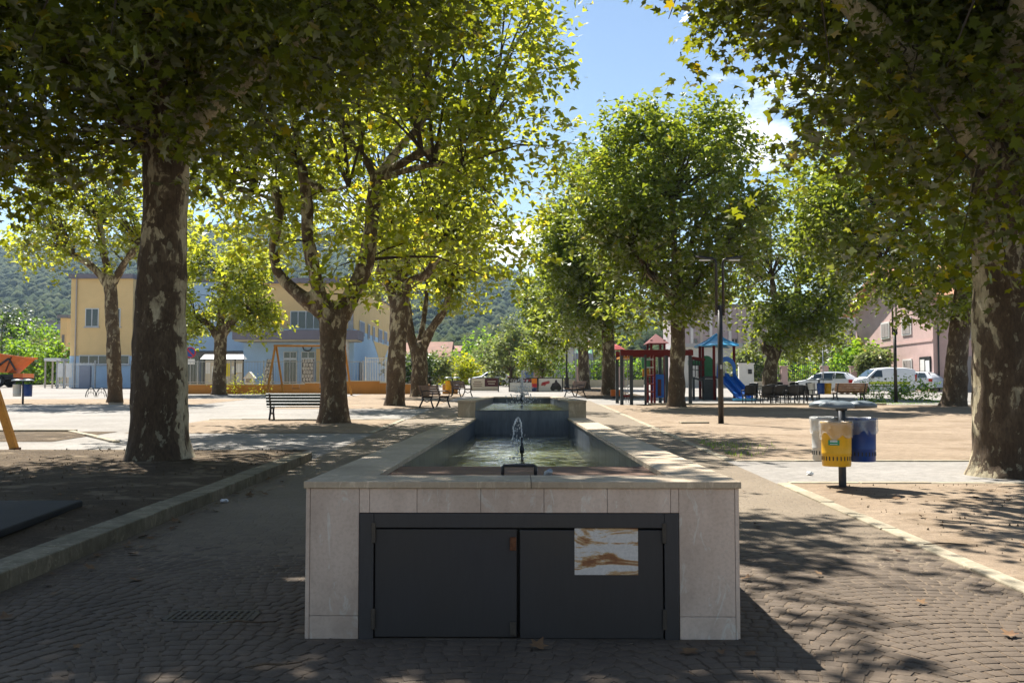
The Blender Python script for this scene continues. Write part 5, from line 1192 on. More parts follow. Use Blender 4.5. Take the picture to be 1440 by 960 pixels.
MB().beam((-.9,-1.22,1.2),(1.2,-1.25,2.7),.16,.16).build('lift_arm', M['car_trim'], o); MB().beam((1.2,-1.25,2.7),(1.9,-1.25,1.6),.14,.14).build('lift_arm', M['car_trim'], o)
MB().box(-4.5,2.4,-.8,.8,.75,1.2).build('chassis', M['car_trim'], o); MB().box(1.6,2.5,-1.1,1.1,.9,1.3).build('rear_panel', M['truck_orange'], o); MB().box(2.1,2.4,-1.15,-.8,.7,.85).build('tail_light', M['tail_red'], o)
MB().box(-6.4,-4.6,-1.2,1.2,.7,3.0).build('cab', M['truck_orange'], o, bevel=.12)
for x in (-5.2, .2):
    for s in (-1, 1):
        wh = MB().lathe([(.2,-.15),(.52,-.15),(.56,-.1),(.56,.1),(.52,.15),(.2,.15)], 18); wh.xf(Matrix.Translation((x, s*1.0, .56)) @ Matrix.Rotation(math.pi/2, 4, 'X')); w_ = wh.build('wheel', M['tyre'], o)
        MB().lathe([(.02,.16),(.28,.155),(.3,.1)], 14).xf(Matrix.Translation((x, s*1.0, .56)) @ Matrix.Rotation(-s*math.pi/2, 4, 'X')).build('rim', M['rim'], w_)
# ------------------------------------------------------------------ buildings
def wallmat(name, c, d=.18): return mottle(name, tuple(x*(1-d) for x in c), c, .8, .85, .15, .01, 25, .15)
wallmat('wall_yellow', (.80, .57, .27), .1); wallmat('wall_blue', (.45, .62, .80), .1); wallmat('wall_palegrey', (.50, .50, .50)); wallmat('wall_lilac', (.21, .195, .225))
wallmat('wall_orange', (.58, .25, .06)); wallmat('wall_pink', (.58, .40, .36)); wallmat('wall_cream', (.62, .54, .40)); wallmat('wall_white', (.72, .70, .66)); wallmat('wall_beige', (.52, .45, .38)); wallmat('wall_mauve', (.50, .42, .42))
wallmat('wall_bluegrey', (.30, .33, .40)); wallmat('roof_tile', (.30, .15, .10), .35); wallmat('eave_orange', (.50, .24, .13)); wallmat('shutter', (.33, .29, .27)); wallmat('window_frame', (.72, .74, .74)); wallmat('roof_grey', (.22, .22, .23))
# cobblestone facing
m, t, b, out = newmat('rubble_joint'); b.inputs['Base Color'].default_value = (.10, .095, .09, 1); b.inputs['Roughness'].default_value = .9
stone_mat('rubble', (.42, .40, .37), (.60, .58, .54), False, rough=.8)
def window(parent, x0, x1, z0, z1, y, n=2, fm='window_frame', nm='window', sill=True, pane='glass_dark', bar=.07):
    f = MB(); f.box(x0, x1, y-.06, y+.02, z1-bar, z1); f.box(x0, x1, y-.06, y+.02, z0, z0+bar)
    f.box(x0, x0+bar, y-.058, y+.02, z0+bar, z1-bar); f.box(x1-bar, x1, y-.058, y+.02, z0+bar, z1-bar)
    for i in range(1, n): x = x0 + (x1-x0)*i/n; f.box(x-bar/2, x+bar/2, y-.056, y+.02, z0+bar, z1-bar)
    o = f.build(nm, M[fm], parent)
    for i in range(n): a = x0 + (x1-x0)*i/n; b_ = x0 + (x1-x0)*(i+1)/n; MB().box(a + bar*.6, b_ - bar*.6, y-.02, y+.01, z0+bar, z1-bar).build('pane', M[pane], o)
    if sill: MB().box(x0-.1, x1+.1, y-.16, y+.0, z0-.1, z0-.003).build('sill', M['wall_palegrey'], o)
    return o
DS = 92.0; S = DS/FPX; SO = Vector(((300-734)*S, DS, zg(DS)))
school = thing('school_building', 'yellow and light blue two-storey school building with a grey entrance canopy', 'building', SO)
def sx(u, d=DS): return (u-734)*d/FPX - SO.x
def sz(v, d=DS): return P(734, v, d).z - SO.z
def sbox(nm, u0, u1, v0, v1, y0, y1, m_, parent=school, **k): return MB().box(sx(u0), sx(u1), y0, y1, sz(v0) if v0 < 900 else -.6, sz(v1)).build(nm, M[m_], parent, **k)
sbox('wall', 95, 183, 500, 391, 0, 22, 'wall_yellow'); sbox('wall', 94.8, 183.2, 999, 500.2, -.03, 22.03, 'wall_blue'); sbox('cornice', 93.5, 184.5, 391.2, 385, -.4, 22.4, 'wall_lilac')
sbox('wall', 183.3, 341, 491, 391, 3, 22, 'wall_blue'); sbox('cornice', 184.6, 340, 391.2, 386, 2.6, 22, 'wall_lilac'); sbox('wall', 183.3, 341, 999, 491.2, 5.2, 22, 'wall_palegrey')
sbox('wall', 341.2, 497, 462, 398, 0, 31, 'wall_yellow'); sbox('wall', 341, 497.1, 999, 462.2, -.03, 31.03, 'wall_blue'); sbox('cornice', 339.5, 499, 398.2, 391, -.5, 31.5, 'wall_lilac')
mb = MB().add([(sx(341.2), -.035, sz(462)), (sx(400), -.035, sz(462)), (sx(341.2), -.035, sz(440)), (sx(341.2), .0, sz(462)), (sx(400), 0, sz(462)), (sx(341.2), 0, sz(440))], [(0,1,2),(5,4,3),(0,3,4,1),(1,4,5,2),(2,5,3,0)]); mb.build('painted_wedge', M['wall_blue'], school)
sbox('canopy', 339, 511, 479.5, 467, -3.2, -.04, 'wall_lilac'); sbox('canopy_soffit', 341, 509, 481.5, 479.7, -3.0, -.04, 'wall_cream')
sbox('stair_panel', 489, 496, 466, 438, -.08, -.035, 'rubble')
window(school, sx(116), sx(135), sz(459), sz(433), -.0, 2); window(school, sx(148), sx(166), sz(459), sz(433), 0, 2)
window(school, sx(109), sx(150), sz(512), sz(499), -.06, 3); window(school, sx(155), sx(180), sz(512), sz(499), -.06, 2)
window(school, sx(407), sx(451), sz(462.5), sz(437), -.02, 4); window(school, sx(300), sx(330), sz(462), sz(437), 2.98, 3); window(school, sx(225), sx(255), sz(462), sz(437), 2.98, 3)
for u0, u1 in ((398, 417), (423, 443)):
    d_ = window(school, sx(u0), sx(u1), .05, sz(494), -.08, 2, nm='door', sill=False)
    MB().box(sx(u0), sx(u1), -.16, -.14, sz(506), sz(503)).build('transom', M['window_frame'], d_)
sbox('doorway_panel', 444, 452, 999, 490, -.07, -.035, 'wall_yellow')
arc = [(sx(432) + .42*math.cos(math.pi + math.pi*i/10), -.2, sz(487) + .42*math.sin(math.pi + math.pi*i/10)) for i in range(11)]; MB().tube(arc, .05, 6).build('arch_emblem', M['dark_iron'], school)
for u in (492,): sbox('column', u-4, u+4, 999, 481.6, -2.6, -2.0, 'rubble')
for k in range(4): sbox('shop_window', 196 + 20*k, 213 + 20*k, 999, 498, 5.1, 5.18, 'glass_dark')
sw = bpy.data.objects.new('side_wall', None)
for i, (u0, u1) in enumerate(((504, 511), (516, 518.5), (523, 525.5), (531, 536), (539, 543), (547, 550))):
    Xw = SO.x + sx(497); y0 = Xw*FPX/(u0-734) - DS; y1 = Xw*FPX/(u1-734) - DS
    if y1 < y0: y0, y1 = y1, y0
    xw = sx(497); z0, z1 = sz(470), sz(447)
    f = MB().box(xw + .04, xw + .10, y0, y1, z0, z1).build('window', M['window_frame'], school); MB().box(xw + .09, xw + .12, y0 + .12, y1 - .12, z0 + .1, z1 - .1).build('pane', M['wall_bluegrey'], f)
MB().add([(sx(497)+.04, 12, sz(470)), (sx(497)+.04, 24, sz(470)), (sx(497)+.04, 18, sz(508)), (sx(497)+.0, 12, sz(470)), (sx(497)+.0, 24, sz(470)), (sx(497)+.0, 18, sz(508))], [(0,1,2),(5,4,3),(0,3,4,1),(1,4,5,2),(2,5,3,0)]).build('painted_wedge', M['wall_yellow'], school)
d_ = MB().box(sx(497)+.04, sx(497)+.12, 3.0, 4.6, 0, sz(508)).build('door', M['wall_beige'], school)
MB().tube([(sx(103), -.08, 0), (sx(103), -.08, sz(391))], .07, 8).build('downpipe', M['wall_beige'], school)
# gate shelter, gate and stone footing at the school's left end
o = thing('gate_shelter', 'small white flat roof on slim posts beside the yellow school wall', 'shelter', (SO.x + sx(80), DS - 1, zg(DS)))
MB().box(-.55, .98, -.8, .8, sz(508), sz(504)).build('roof', M['white_paint'], o)
for x in (-.45, .75):
    for y in (-.7, .7): MB().box(x-.06, x+.06, y-.06, y+.06, 0, sz(508)).build('post', M['wall_beige'], o)
o = thing('metal_gate', 'white barred gate with two notices before the light blue school base', 'gate', (SO.x + sx(103), DS - 3.6, zg(DS - 3.6)))
gw = (155-103)*S
for z in (.35, 2.1): MB().box(0, gw, -.03, .03, z, z+.07).build('rail', M['white_paint'], o)
for k in range(27): x = .06 + (gw-.12)*k/26; MB().box(x-.02, x+.02, -.02, .02, .1, 2.3).build('bar', M['white_paint'], o)
for x in (0, .62, 1.55, gw): MB().box(x-.06, x+.06, -.06, .06, 0, 2.5).build('post', M['galvanised'], o)
for x in (.35, 1.1): MB().box(x-.22, x+.22, -.1, -.07, 1.0, 2.2).build('notice', M['white_paint'], o)
MB().box(2.15, 3.1, -.35, .0, 0, 2.0).build('meter_cabinet', M['wall_bluegrey'], o)
def rubble_wall(name, label, loc, W, H, D, nx, nz, seed, cat, taper=0):
    r = random.Random(seed); o = thing(name, label, cat, loc)
    MB().prism([(0,0),(W,0),(W-taper*.2,H),(taper,H)], 'y', 0, D).build('core', M['rubble_joint'], o)
    for j in range(nz):
        for i in range(nx):
            x0 = W*(i + (.5 if j % 2 else 0))/nx; x1 = x0 + W/nx; z0 = H*j/nz; z1 = H*(j+1)/nz; x0 = max(x0, taper*z0/H); x1 = min(x1, W)
            if x1 - x0 < .08: continue
            g = .02; n = 7; c = ((x0+x1)/2, (z0+z1)/2); hw, hh = (x1-x0)/2-g, (z1-z0)/2-g*.7; a0 = r.uniform(0, 1)
            poly = [(c[0] + hw*1.05*math.copysign(abs(math.cos(a0+k*2*math.pi/n))**.6, math.cos(a0+k*2*math.pi/n)), c[1] + hh*1.05*math.copysign(abs(math.sin(a0+k*2*math.pi/n))**.6, math.sin(a0+k*2*math.pi/n))) for k in range(n)]
            poly = [(x*1 + r.uniform(-.02,.02), z + r.uniform(-.02,.02)) for x, z in poly]
            MB().prism(poly, 'y', -.05 - r.uniform(0,.03), .02).build('stone', M['rubble'], o)
    return o
for lb, u0, u1, tp in (('white cobblestone gate pillar beside the swing frame, with a sloping side', 368, 383, .35), ('white cobblestone gate pillar in front of the school doors', 424, 440, .05)):
    d_ = 71; a = P(u0, 545, d_); rubble_wall('gate_pillar', lb, (a.x, d_, zg(d_)), (u1-u0)*d_/FPX, P(0, 505, d_).z - zg(d_), .5, 4, 9, u0, 'gate pillar', tp)
# orange boundary wall and railing
dW = 67.0; zb = zg(dW)
o = thing('boundary_wall', 'low orange rendered wall with a pale cap below the school railing', 'wall', (0, dW, zb))
xa, xb = P(195, 0, dW).x, P(606, 0, dW).x
k = 12
for i in range(k):
    a, b_ = xa + (xb-xa)*i/k, xa + (xb-xa)*(i+1)/k; hump = .25*math.exp(-((i-8.5)/1.6)**2)
    MB().box(a+.002, b_-.002, 0, .35, -.1, .62 + hump).build('wall_section', M['wall_orange'], o); MB().box(a+.002, b_-.002, -.04, .39, .622 + hump, .68 + hump).build('cap', M['wall_cream'], o)
o = thing('boundary_wall', 'short end of the orange wall beside the wooden bench and the far bins', 'wall', (P(624, 0, dW).x, dW, zb)); W = P(645,0,dW).x - P(624,0,dW).x; MB().box(0, W, 0, .35, -.1, .62).build('wall_section', M['wall_orange'], o, bevel=.05); MB().box(-.03, W+.03, -.03, .38, .622, .68).build('cap', M['wall_cream'], o)
def railing(label, x0, x1, y, z0, h, mat, gap, post, barw=.016, dark=False):
    o = thing('railing', label, 'railing', (x0, y, zg(y) + z0)); W = x1 - x0
    for z in (.08, h - .06): MB().box(0, W, -.025, .025, z, z + .045).build('rail', M[mat], o)
    n = max(1, int(W/post))
    for i in range(n+1): x = W*i/n; MB().box(x-.035, x+.035, -.035, .035, -.1, h + .04).build('post', M[mat], o)
    nb = int(W/gap)
    if nb <= 300:
        me = MB().box(-barw/2, barw/2, -barw/2, barw/2, .1, h - .05).mesh('bar', M[mat])
        for i in range(1, nb): link('bar', me, o, (W*i/nb, 0, 0))
    return o
railing('pale thin metal railing behind the orange wall', P(195,0,68).x, P(560,0,68).x, 68.0, .68, 1.55, 'galvanised', .20, 2.2)
railing('white barred railing panel at the corner of the school yard', P(517,0,66.9).x, P(545,0,66.9).x, 67.15, .72, 1.75, 'white_paint', .11, 1.4, .03)
# no-parking sign, notice board, shrine
d_ = 72; p = P(267, 545, d_); p.z = zg(d_); o = thing('road_sign', 'round blue no-parking sign with red border on a post', 'road sign', p)
MB().tube([(0,.05,0),(0,.05,3.3)], .035, 8).build('post', M['galvanised'], o); hz = P(267, 495.5, d_).z - p.z; R_ = .40
paint('sign_blue', (.02, .07, .32), .4, .1); paint('sign_red', (.5, .02, .03), .4, .1)
dk = lambda r_, y0, y1, nm, m_, par: MB().prism([(r_*math.cos(2*math.pi*i/28), hz + r_*math.sin(2*math.pi*i/28)) for i in range(28)], 'y', y0, y1).build(nm, M[m_], par)
fc = dk(R_, -.02, .01, 'sign_plate', 'sign_red', o); dk(R_*.80, -.028, -.021, 'sign_field', 'sign_blue', fc)
MB().beam((-.24,-.034,hz+.24),(.24,-.034,hz-.24),.10,.008, up=(0,1,0)).build('sign_bar', M['sign_red'], fc); MB().box(-.33,.33,-.02,.01,hz-.86,hz-.48).build('sub_plate', M['white_paint'], o)
d_ = 72.5; p = P(286, 545, d_); p.z = zg(d_); W = (343-286)*d_/FPX; o = thing('notice_board', 'glazed notice board shelter with a white roof, posters and black posts', 'notice board', p)
h1 = P(0, 505, d_).z - p.z; h2 = P(0, 498.5, d_).z - p.z
MB().add([(-.1,-.5,h1),(W+.1,-.5,h1),(W+.1,.5,h1),(-.1,.5,h1),(.05,0,h2),(W-.05,0,h2)], [(0,1,5,4),(2,3,4,5),(3,0,4),(1,2,5),(3,2,1,0)]).build('roof', M['white_paint'], o)
for x in (.05, W*.45, W*.78, W-.05): MB().box(x-.04, x+.04, -.04, .04, 0, h1).build('post', M['dark_iron'], o)
MB().box(.1, W-.1, .02, .06, .45, h1-.1).build('back_board', M['banner_cream'], o)
r = random.Random(6); paint('poster_yellow', (.72, .60, .05), .7, .1)
for (f0, f1, g0, g1, m_) in ((.05,.16,.5,.95,'white_paint'),(.40,.66,.40,.92,'poster_yellow'),(.68,.76,.5,.8,'white_paint'),(.80,.95,.55,.9,'white_paint'),(.2,.36,.3,.8,'white_paint'),(.8,.95,.15,.5,'banner_white'),(.42,.6,.1,.36,'banner_white')): MB().box(W*f0, W*f1, -.0, .018, .45 + (h1-.6)*g0, .45 + (h1-.6)*g1).build('poster', M[m_], o)
d_ = 70; p = P(350, 545, d_); p.z = zg(d_); o = thing('shrine', 'small white gabled shrine box with a niche behind the railing', 'shrine', p); z1 = P(0, 531, d_).z - p.z; z2 = P(0, 523.5, d_).z - p.z
MB().prism([(-.3,0),(.3,0),(.3,z1)] + [(0,z2),(-.3,z1)], 'y', 0, .5).build('body', M['white_paint'], o); MB().box(-.2,.2,-.02,-.003,z1-.36,z1-.06).build('niche', M['shutter'], o)
for s in (-1, 1): MB().beam((s*.38,.25,z1-.05),(0,.25,z2+.04),.62,.05,up=(0,0,1)).build('roof', M['wall_white'], o)
# small far buildings on the left
def simple_house(name, label, u0, u1, v0, v1, d, depth, wm, roof=None, wins=(), rise=1.2, flat=False, cat='house', ridge='x'):
    a = P(u0, v1, d); b_ = P(u1, v0, d); z0 = zg(d); o = thing(name, label, cat, (a.x, d, z0)); W = b_.x - a.x; H = b_.z - z0
    MB().box(0, W, 0, depth, -.5, H).build('wall', M[wm], o)
    if roof:
        if flat: MB().box(-.3, W+.3, -.3, depth+.3, H+.002, H+.35).build('roof', M[roof], o)
        else: MB().add([(-.5,-.5,H+.01),(W+.5,-.5,H+.01),(W+.5,depth+.5,H+.01),(-.5,depth+.5,H+.01),(-.5,depth/2,H+rise),(W+.5,depth/2,H+rise)], [(0,1,5,4),(2,3,4,5),(3,0,4),(1,2,5),(3,2,1,0)]).build('roof', M[roof], o)
    for (f0, f1, g0, g1, n) in wins: window(o, W*f0, W*f1, H*g0, H*g1, 0, n, fm='shutter', bar=.1, pane='glass_dark')
    return o
simple_house('tower_block', 'blue-grey plain tower block behind the shrubs on the left', 60, 82, 454, 545, 150, 14, 'wall_bluegrey', 'roof_grey', [(.2,.4,.8,.88,1),(.6,.8,.8,.88,1)], flat=True, cat='building')
simple_house('annex', 'narrow ochre annex beside the yellow school block', 83, 94, 447, 545, 112, 10, 'wall_yellow', 'roof_grey', [(.3,.7,.6,.75,1)], flat=True, cat='building')
simple_house('house', 'beige far house with a terracotta roof behind the slim-forked tree', 592, 630, 502, 545, 175, 12, 'wall_beige', 'roof_tile', [(.15,.27,.35,.7,1),(.62,.72,.35,.7,1)], 3.0)
simple_house('house', 'cream far house end with a wooden balcony rail beside the terracotta roof', 630.5, 644, 494, 545, 178, 8, 'wall_cream', 'roof_tile', [(.3,.6,.5,.8,1)], 1.2)
simple_house('house', 'small far house with a red roof half hidden by plane trunks', 560, 590, 497, 545, 160, 10, 'wall_mauve', 'roof_tile', [(.5,.7,.3,.6,1)], 2.0)
# garden walls on the right of the fountain
def garden_wall(label, u0, u1, d, vtop, vpil, pil, wm='wall_cream', pm='wall_pink', pw=.55):
    a = P(u0, 545, d); W = (u1-u0)*d/FPX; o = thing('garden_wall', label, 'wall', (a.x, d, zg(d))); h = P(0, vtop, d).z - zg(d); hp = P(0, vpil, d).z - zg(d)
    MB().box(0, W, 0, .35, -.2, h).build('wall_section', M[wm], o)
    xs = [(u-u0)*d/FPX for u in pil]
    for x in xs: q = MB().box(x-pw/2, x+pw/2, -.08, .43, -.2, hp).build('pillar', M[pm], o); MB().box(x-pw/2-.05, x+pw/2+.05, -.13, .48, hp+.002, hp+.09).build('pillar_cap', M[pm], q)
    n = int(W/.16); me = MB().box(-.012, .012, .16, .184, h, hp + .35).mesh('bar', M['dark_iron'])
    for i in range(n):
        x = W*(i+.5)/n
        if min([abs(x-q) for q in xs] + [9]) > pw/2: link('fence_bar', me, o, (x, 0, 0))
    for z in (h + .15, hp + .2):
        MB().box(0, W, .15, .157, z, z+.04).build('fence_rail', M['dark_iron'], o)
    return o
garden_wall('low cream garden wall with pink pillars and iron fence behind the banners', 746, 905, 94, 534, 517, (755, 815, 873), pw=.6)
garden_wall('low cream garden wall with pink pillars and iron fence behind the parked cars', 1060, 1216, 80, 536, 516, (1103, 1160, 1200), pw=.5)
d_ = 76; p = P(1050, 545, d_); o = thing('gate_wall', 'white rendered wall stub with a dark letterbox beside the slide', 'wall', (p.x, d_, zg(d_))); h = P(0, 512, d_).z - zg(d_)
MB().box(-.56,.56,0,.4,-.2,h).build('wall_section', M['wall_white'], o); MB().box(-.62,.62,-.06,.46,h+.002,h+.08).build('cap', M['wall_white'], o); MB().box(.12,.4,-.05,.02,h-.75,h-.4).build('letterbox', M['dark_iron'], o)
o = simple_house('house', 'long white single-storey wall behind the hedge and the banners', 735, 806, 490.5, 545, 104, 6, 'wall_white', 'wall_palegrey', flat=True); 
simple_house('house', 'tall beige building with upright pilasters behind the blue-roofed tower', 958, 1098, 432, 545, 112, 14, 'wall_mauve', 'roof_grey', [(.1+.2*k, .17+.2*k, .35, .6, 2) for k in range(5)], flat=True, cat='building')
b_ = [o_ for o_ in bpy.data.objects if o_.get('label', '').startswith('tall beige')][0]
W = (1098-958)*112/FPX; H = P(0, 432, 112).z - zg(112)
for k in range(11): MB().box(W*k/10.5, W*k/10.5 + .3, -.25, -.003, -.3, H).build('pilaster', M['wall_white' if k % 2 else 'wall_beige'], b_)
simple_house('garage', 'plain pale garage wall between the play towers and the tall beige building', 955, 1046, 488, 545, 92, 5, 'wall_white', 'wall_palegrey', flat=True, cat='building')
simple_house('house', 'grey-green house with shuttered windows beside the pink gabled house', 1172, 1208, 420, 545, 104, 9, 'wall_palegrey', 'roof_grey', [(.62,.8,.55,.68,1),(.62,.8,.2,.35,1)], 1.0)
simple_house('house', 'dark shaded house roof above the white single-storey wall', 788, 834, 478, 545, 122, 6, 'wall_bluegrey', 'roof_grey', [(.3,.5,.3,.6,2)], .8)
# pink gabled house
xh = P(1302, 0, 74).x; y0, y1 = 74.0, 91.0; zb = zg(76); ze = 8.6 - zb; zr = 11.6 - zb; L = y1 - y0
ph = thing('pink_house', 'pink two-storey house with an orange gabled eave and shuttered windows', 'house', (xh, y0, zb))
MB().add([(0,0,-.3),(0,L,-.3),(0,L,ze),(0,L/2,zr),(0,0,ze),(12,0,-.3),(12,L,-.3),(12,L,ze),(12,L/2,zr),(12,0,ze)], [(0,1,2,3,4),(9,8,7,6,5),(0,5,6,1),(1,6,7,2),(2,7,8,3),(3,8,9,4),(4,9,5,0)]).build('wall', M['wall_pink'], ph)
for s in (0, 1):
    ya, yb = (-.8, L/2) if s == 0 else (L/2, L+.8); za, zb_ = (ze-.42, zr) if s == 0 else (zr, ze-.42)
    MB().add([(-1.0,ya,za+.06),(13,ya,za+.06),(13,yb,zb_+.06),(-1.0,yb,zb_+.06),(-1.0,ya,za+.34),(13,ya,za+.34),(13,yb,zb_+.34),(-1.0,yb,zb_+.34)], [(0,3,2,1),(4,5,6,7),(0,1,5,4),(1,2,6,5),(2,3,7,6),(3,0,4,7)]).build('roof', M['eave_orange'], ph)
MB().box(-.06,-.003,.0,L,ze*.52,ze*.52+.14).build('string_course', M['wall_pink'], ph)
def side_win(u0, u1, v0, v1, nm='window'):
    ya = xh*FPX/(u1-734) - y0; yb = xh*FPX/(u0-734) - y0; dm_ = (ya+yb)/2 + y0; z0 = P(0, v1, dm_).z - zb; z1 = P(0, v0, dm_).z - zb
    f = MB().box(-.08,-.003,ya,yb,z0,z1).build(nm, M['wall_white'], ph); n = 2
    for i in range(n): q = ya + .15 + (yb-ya-.3)*i/n; MB().box(-.11,-.081,q+.02,q+(yb-ya-.3)/n-.02,z0+.12,z1-.12).build('shutter', M['shutter'], f)
for q in ((1239,1250.5,454,477),(1268,1281,447,472),(1242,1250.5,504,520),(1268.5,1281,505,528)): side_win(*q)
f = MB().box(-.1,-.003,.4,2.4,.7,2.6).build('notice_frame', M['dark_iron'], ph); MB().box(-.12,-.101,.5,1.2,1.2,2.3).build('notice', M['white_paint'], f); MB().box(-.12,-.101,1.4,2.2,1.0,2.4).build('notice', M['banner_white'], f)
MB().tube([(.35,-.1,0),(.35,-.1,ze-.5)], .06, 8).build('downpipe', M['dark_iron'], ph)
MB().box(.9,12,-.06,-.003,-.2,2.6).build('plinth', M['shutter'], ph)
for x in (2.5, 5.0): window(ph, x, x+1.1, 3.9, 5.4, -.003, 2, fm='shutter', pane='shutter')
# rainbow awning flag over the hedge
d_ = 97; p = P(808, 545, d_); p.z = zg(d_); o = thing('parasol_awning', 'striped red, yellow and green awning above the hedge', 'awning', p); W = 24*d_/FPX
zz = [P(0, v, d_).z - p.z for v in (497.5, 491, 485, 479.5)]
paint('awn_red', (.42, .06, .05), .8, .1); paint('awn_yellow', (.75, .62, .25), .7, .1); paint('awn_green', (.30, .62, .36), .7, .1)
for i, c in enumerate(('awn_green', 'awn_yellow', 'awn_red')):
    mb = MB(); n = 8
    for k in range(n+1):
        x = W*k/n; wv = .06*math.sin(k*2.1); mb.v += [(x, -.9 + .5*i, zz[i] + wv), (x, -.4 + .5*i, zz[i+1] + wv - .03)]
    for k in range(n): mb.f.append((2*k, 2*k+2, 2*k+3, 2*k+1))
    q = mb.build('cloth', M[c], o); q.modifiers.new('s', 'SOLIDIFY').thickness = .03
for x in (.05, W-.05):
    MB().box(x-.05, x+.05, -.05, .05, 0, zz[1]).build('post', M['galvanised'], o)
d_ = 98; p = P(864, 545, d_); p.z = zg(d_); o = thing('parasol', 'red parasol peeping behind the plane tree by the climbing frame', 'parasol', p); zt = P(0, 484, d_).z - p.z
MB().lathe([(1.1, zt-.55), (.6, zt-.2), (.05, zt)], 8, cap=False).build('canopy', M['awn_red'], o); MB().tube([(0,0,0),(0,0,zt)], .04, 8).build('pole', M['galvanised'], o)
# low planter wall by the right-hand tree
p = G(1255, 562); q = G(1320, 566); o = thing('planter_wall', 'low cream planter wall with small shrubs before the pink house', 'wall', p); W = q.x - p.x
for i in range(3): MB().box(W*i/3+.004, W*(i+1)/3-.004, 0, .3, -.05, .32).build('wall_section', M['wall_cream'], o)
# ------------------------------------------------------------------ shrubs, hedges, far trees
def bush(name, label, u, v, d, rad, n, size, mat, cat='bush', group=None, seed=1, per=9, trunk=True, kind='tiny', gap=-.12, shell=.35, lump=.3):
    c = P(u, v, d); base = Vector((c.x, d, zg(d))); o = thing(name, label, cat, base, 0, group)
    p_, f_, s_, t_ = crown_points(seed, c=(0,0,max(c.z-base.z, rad[2]*.6)), rad=rad, ntwig=n, per=per, size=size, shell=shell, gap=gap, bottom=.02, lump=lump)
    p_ = p_.copy(); p_[:, 2] = np.maximum(p_[:, 2], .05)
    link('foliage', leaf_mesh('foliage', p_, f_, s_, kind, mat), o)['kind'] = 'stuff'
    if trunk:
        h = max(c.z-base.z, .3); r0 = .05 + .03*rad[0]
        st = MB().tube([(0,0,-.1),(.05,0,h*.4),(-.1,.1,h*.8),(0,0,h+rad[2]*.5)], [r0*1.3,r0,r0*.7,r0*.25], 8)
        for k in range(4): a = k*1.6+seed; st.tube([(0,0,h*.45),(rad[0]*.3*math.cos(a),rad[1]*.3*math.sin(a),h*.8),(rad[0]*.6*math.cos(a),rad[1]*.6*math.sin(a),h+rad[2]*.2)], [r0*.6,r0*.4,r0*.15], 6)
        st.build('trunk', M['bark'], o, smooth=True)
    return o
GB = 'trees and shrubs beyond the square'
bush('laurel_tree', 'pale flowering tree beside the white wall and the banners', 718, 497, 100, (2.9,2.6,2.7), 420, .34, LEAF_OLIVE, 'tree', GB, 3)
bush('shrub', 'glossy dark shrub growing over the white wall corner', 762, 503, 92.6, (1.9,1.2,1.7), 300, .26, LEAF_RIGHT, 'shrub', GB, 4)
bush('lime_tree', 'bright yellow-green round tree beside the far house', 643, 521, 120, (2.7,2.4,1.5), 380, .36, LEAF_LIME, 'tree', GB, 5)
bush('lime_tree', 'small yellow-green bush in front of the far house', 622, 524, 112, (1.3,1.3,1.0), 150, .3, LEAF_LIME, 'bush', GB, 6)
bush('cypress', 'tiny dark pointed cypress before the hills', 657, 506, 190, (.7,.7,2.6), 130, .5, LEAF_DARK, 'tree', GB, 7)
for k, (u, v, d, rr, lb, mt) in enumerate([(680, 512, 160, 6, 'mid green tree below the hillside behind the cream banner', LEAF_HEDGE), (700, 515, 135, 4, 'olive shrub behind the gap between the banners', LEAF_OLIVE), (742, 500, 130, 5, 'dark tree filling the gap behind the white wall corner', LEAF_RIGHT),
        (45, 500, 122, 5.0, 'light green round shrub tree behind the orange truck', LEAF_HEDGE), (75, 515, 118, 3.6, 'yellowish shrub beside the gate shelter', LEAF_OLIVE), (3, 470, 125, 4.0, 'dark evergreen tree rising behind the orange truck', LEAF_DARK), (92, 508, 102, 2.2, 'small green shrub at the corner of the yellow school', LEAF_HEDGE),
        (25, 520, 112, 3.4, 'pale green bush low behind the orange hopper', LEAF_HEDGE), (605, 520, 100, 2.0, 'silvery shrub behind the slim-forked tree', LEAF_OLIVE), (575, 520, 96, 2.2, 'dark shrub between the plane trunks and the school corner', LEAF_DARK),
        (1052, 520, 82, 1.6, 'silvery olive shrub behind the white wall stub', LEAF_OLIVE), (1208, 512, 84, 1.7, 'bushy green shrub against the pink house wall', LEAF_HEDGE), (1232, 514, 80, 1.2, 'loose olive shrub below the pink house windows', LEAF_OLIVE), (1150, 495, 90, 3.2, 'leafy tree behind the garden wall and the estate car', LEAF_RIGHT),
        (990, 440, 122, 4.0, 'rounded tree behind the tall beige building', LEAF_RIGHT), (820, 478, 128, 4.5, 'dark tree behind the shaded house roof', LEAF_RIGHT)]):
    bush('tree' if rr > 2.5 else 'shrub', lb, u, v, d, (rr, rr*.9, rr*.85), int(190 + rr*42), .20 + d*.0016, mt, 'tree' if rr > 2.5 else 'shrub', GB, 20 + k)
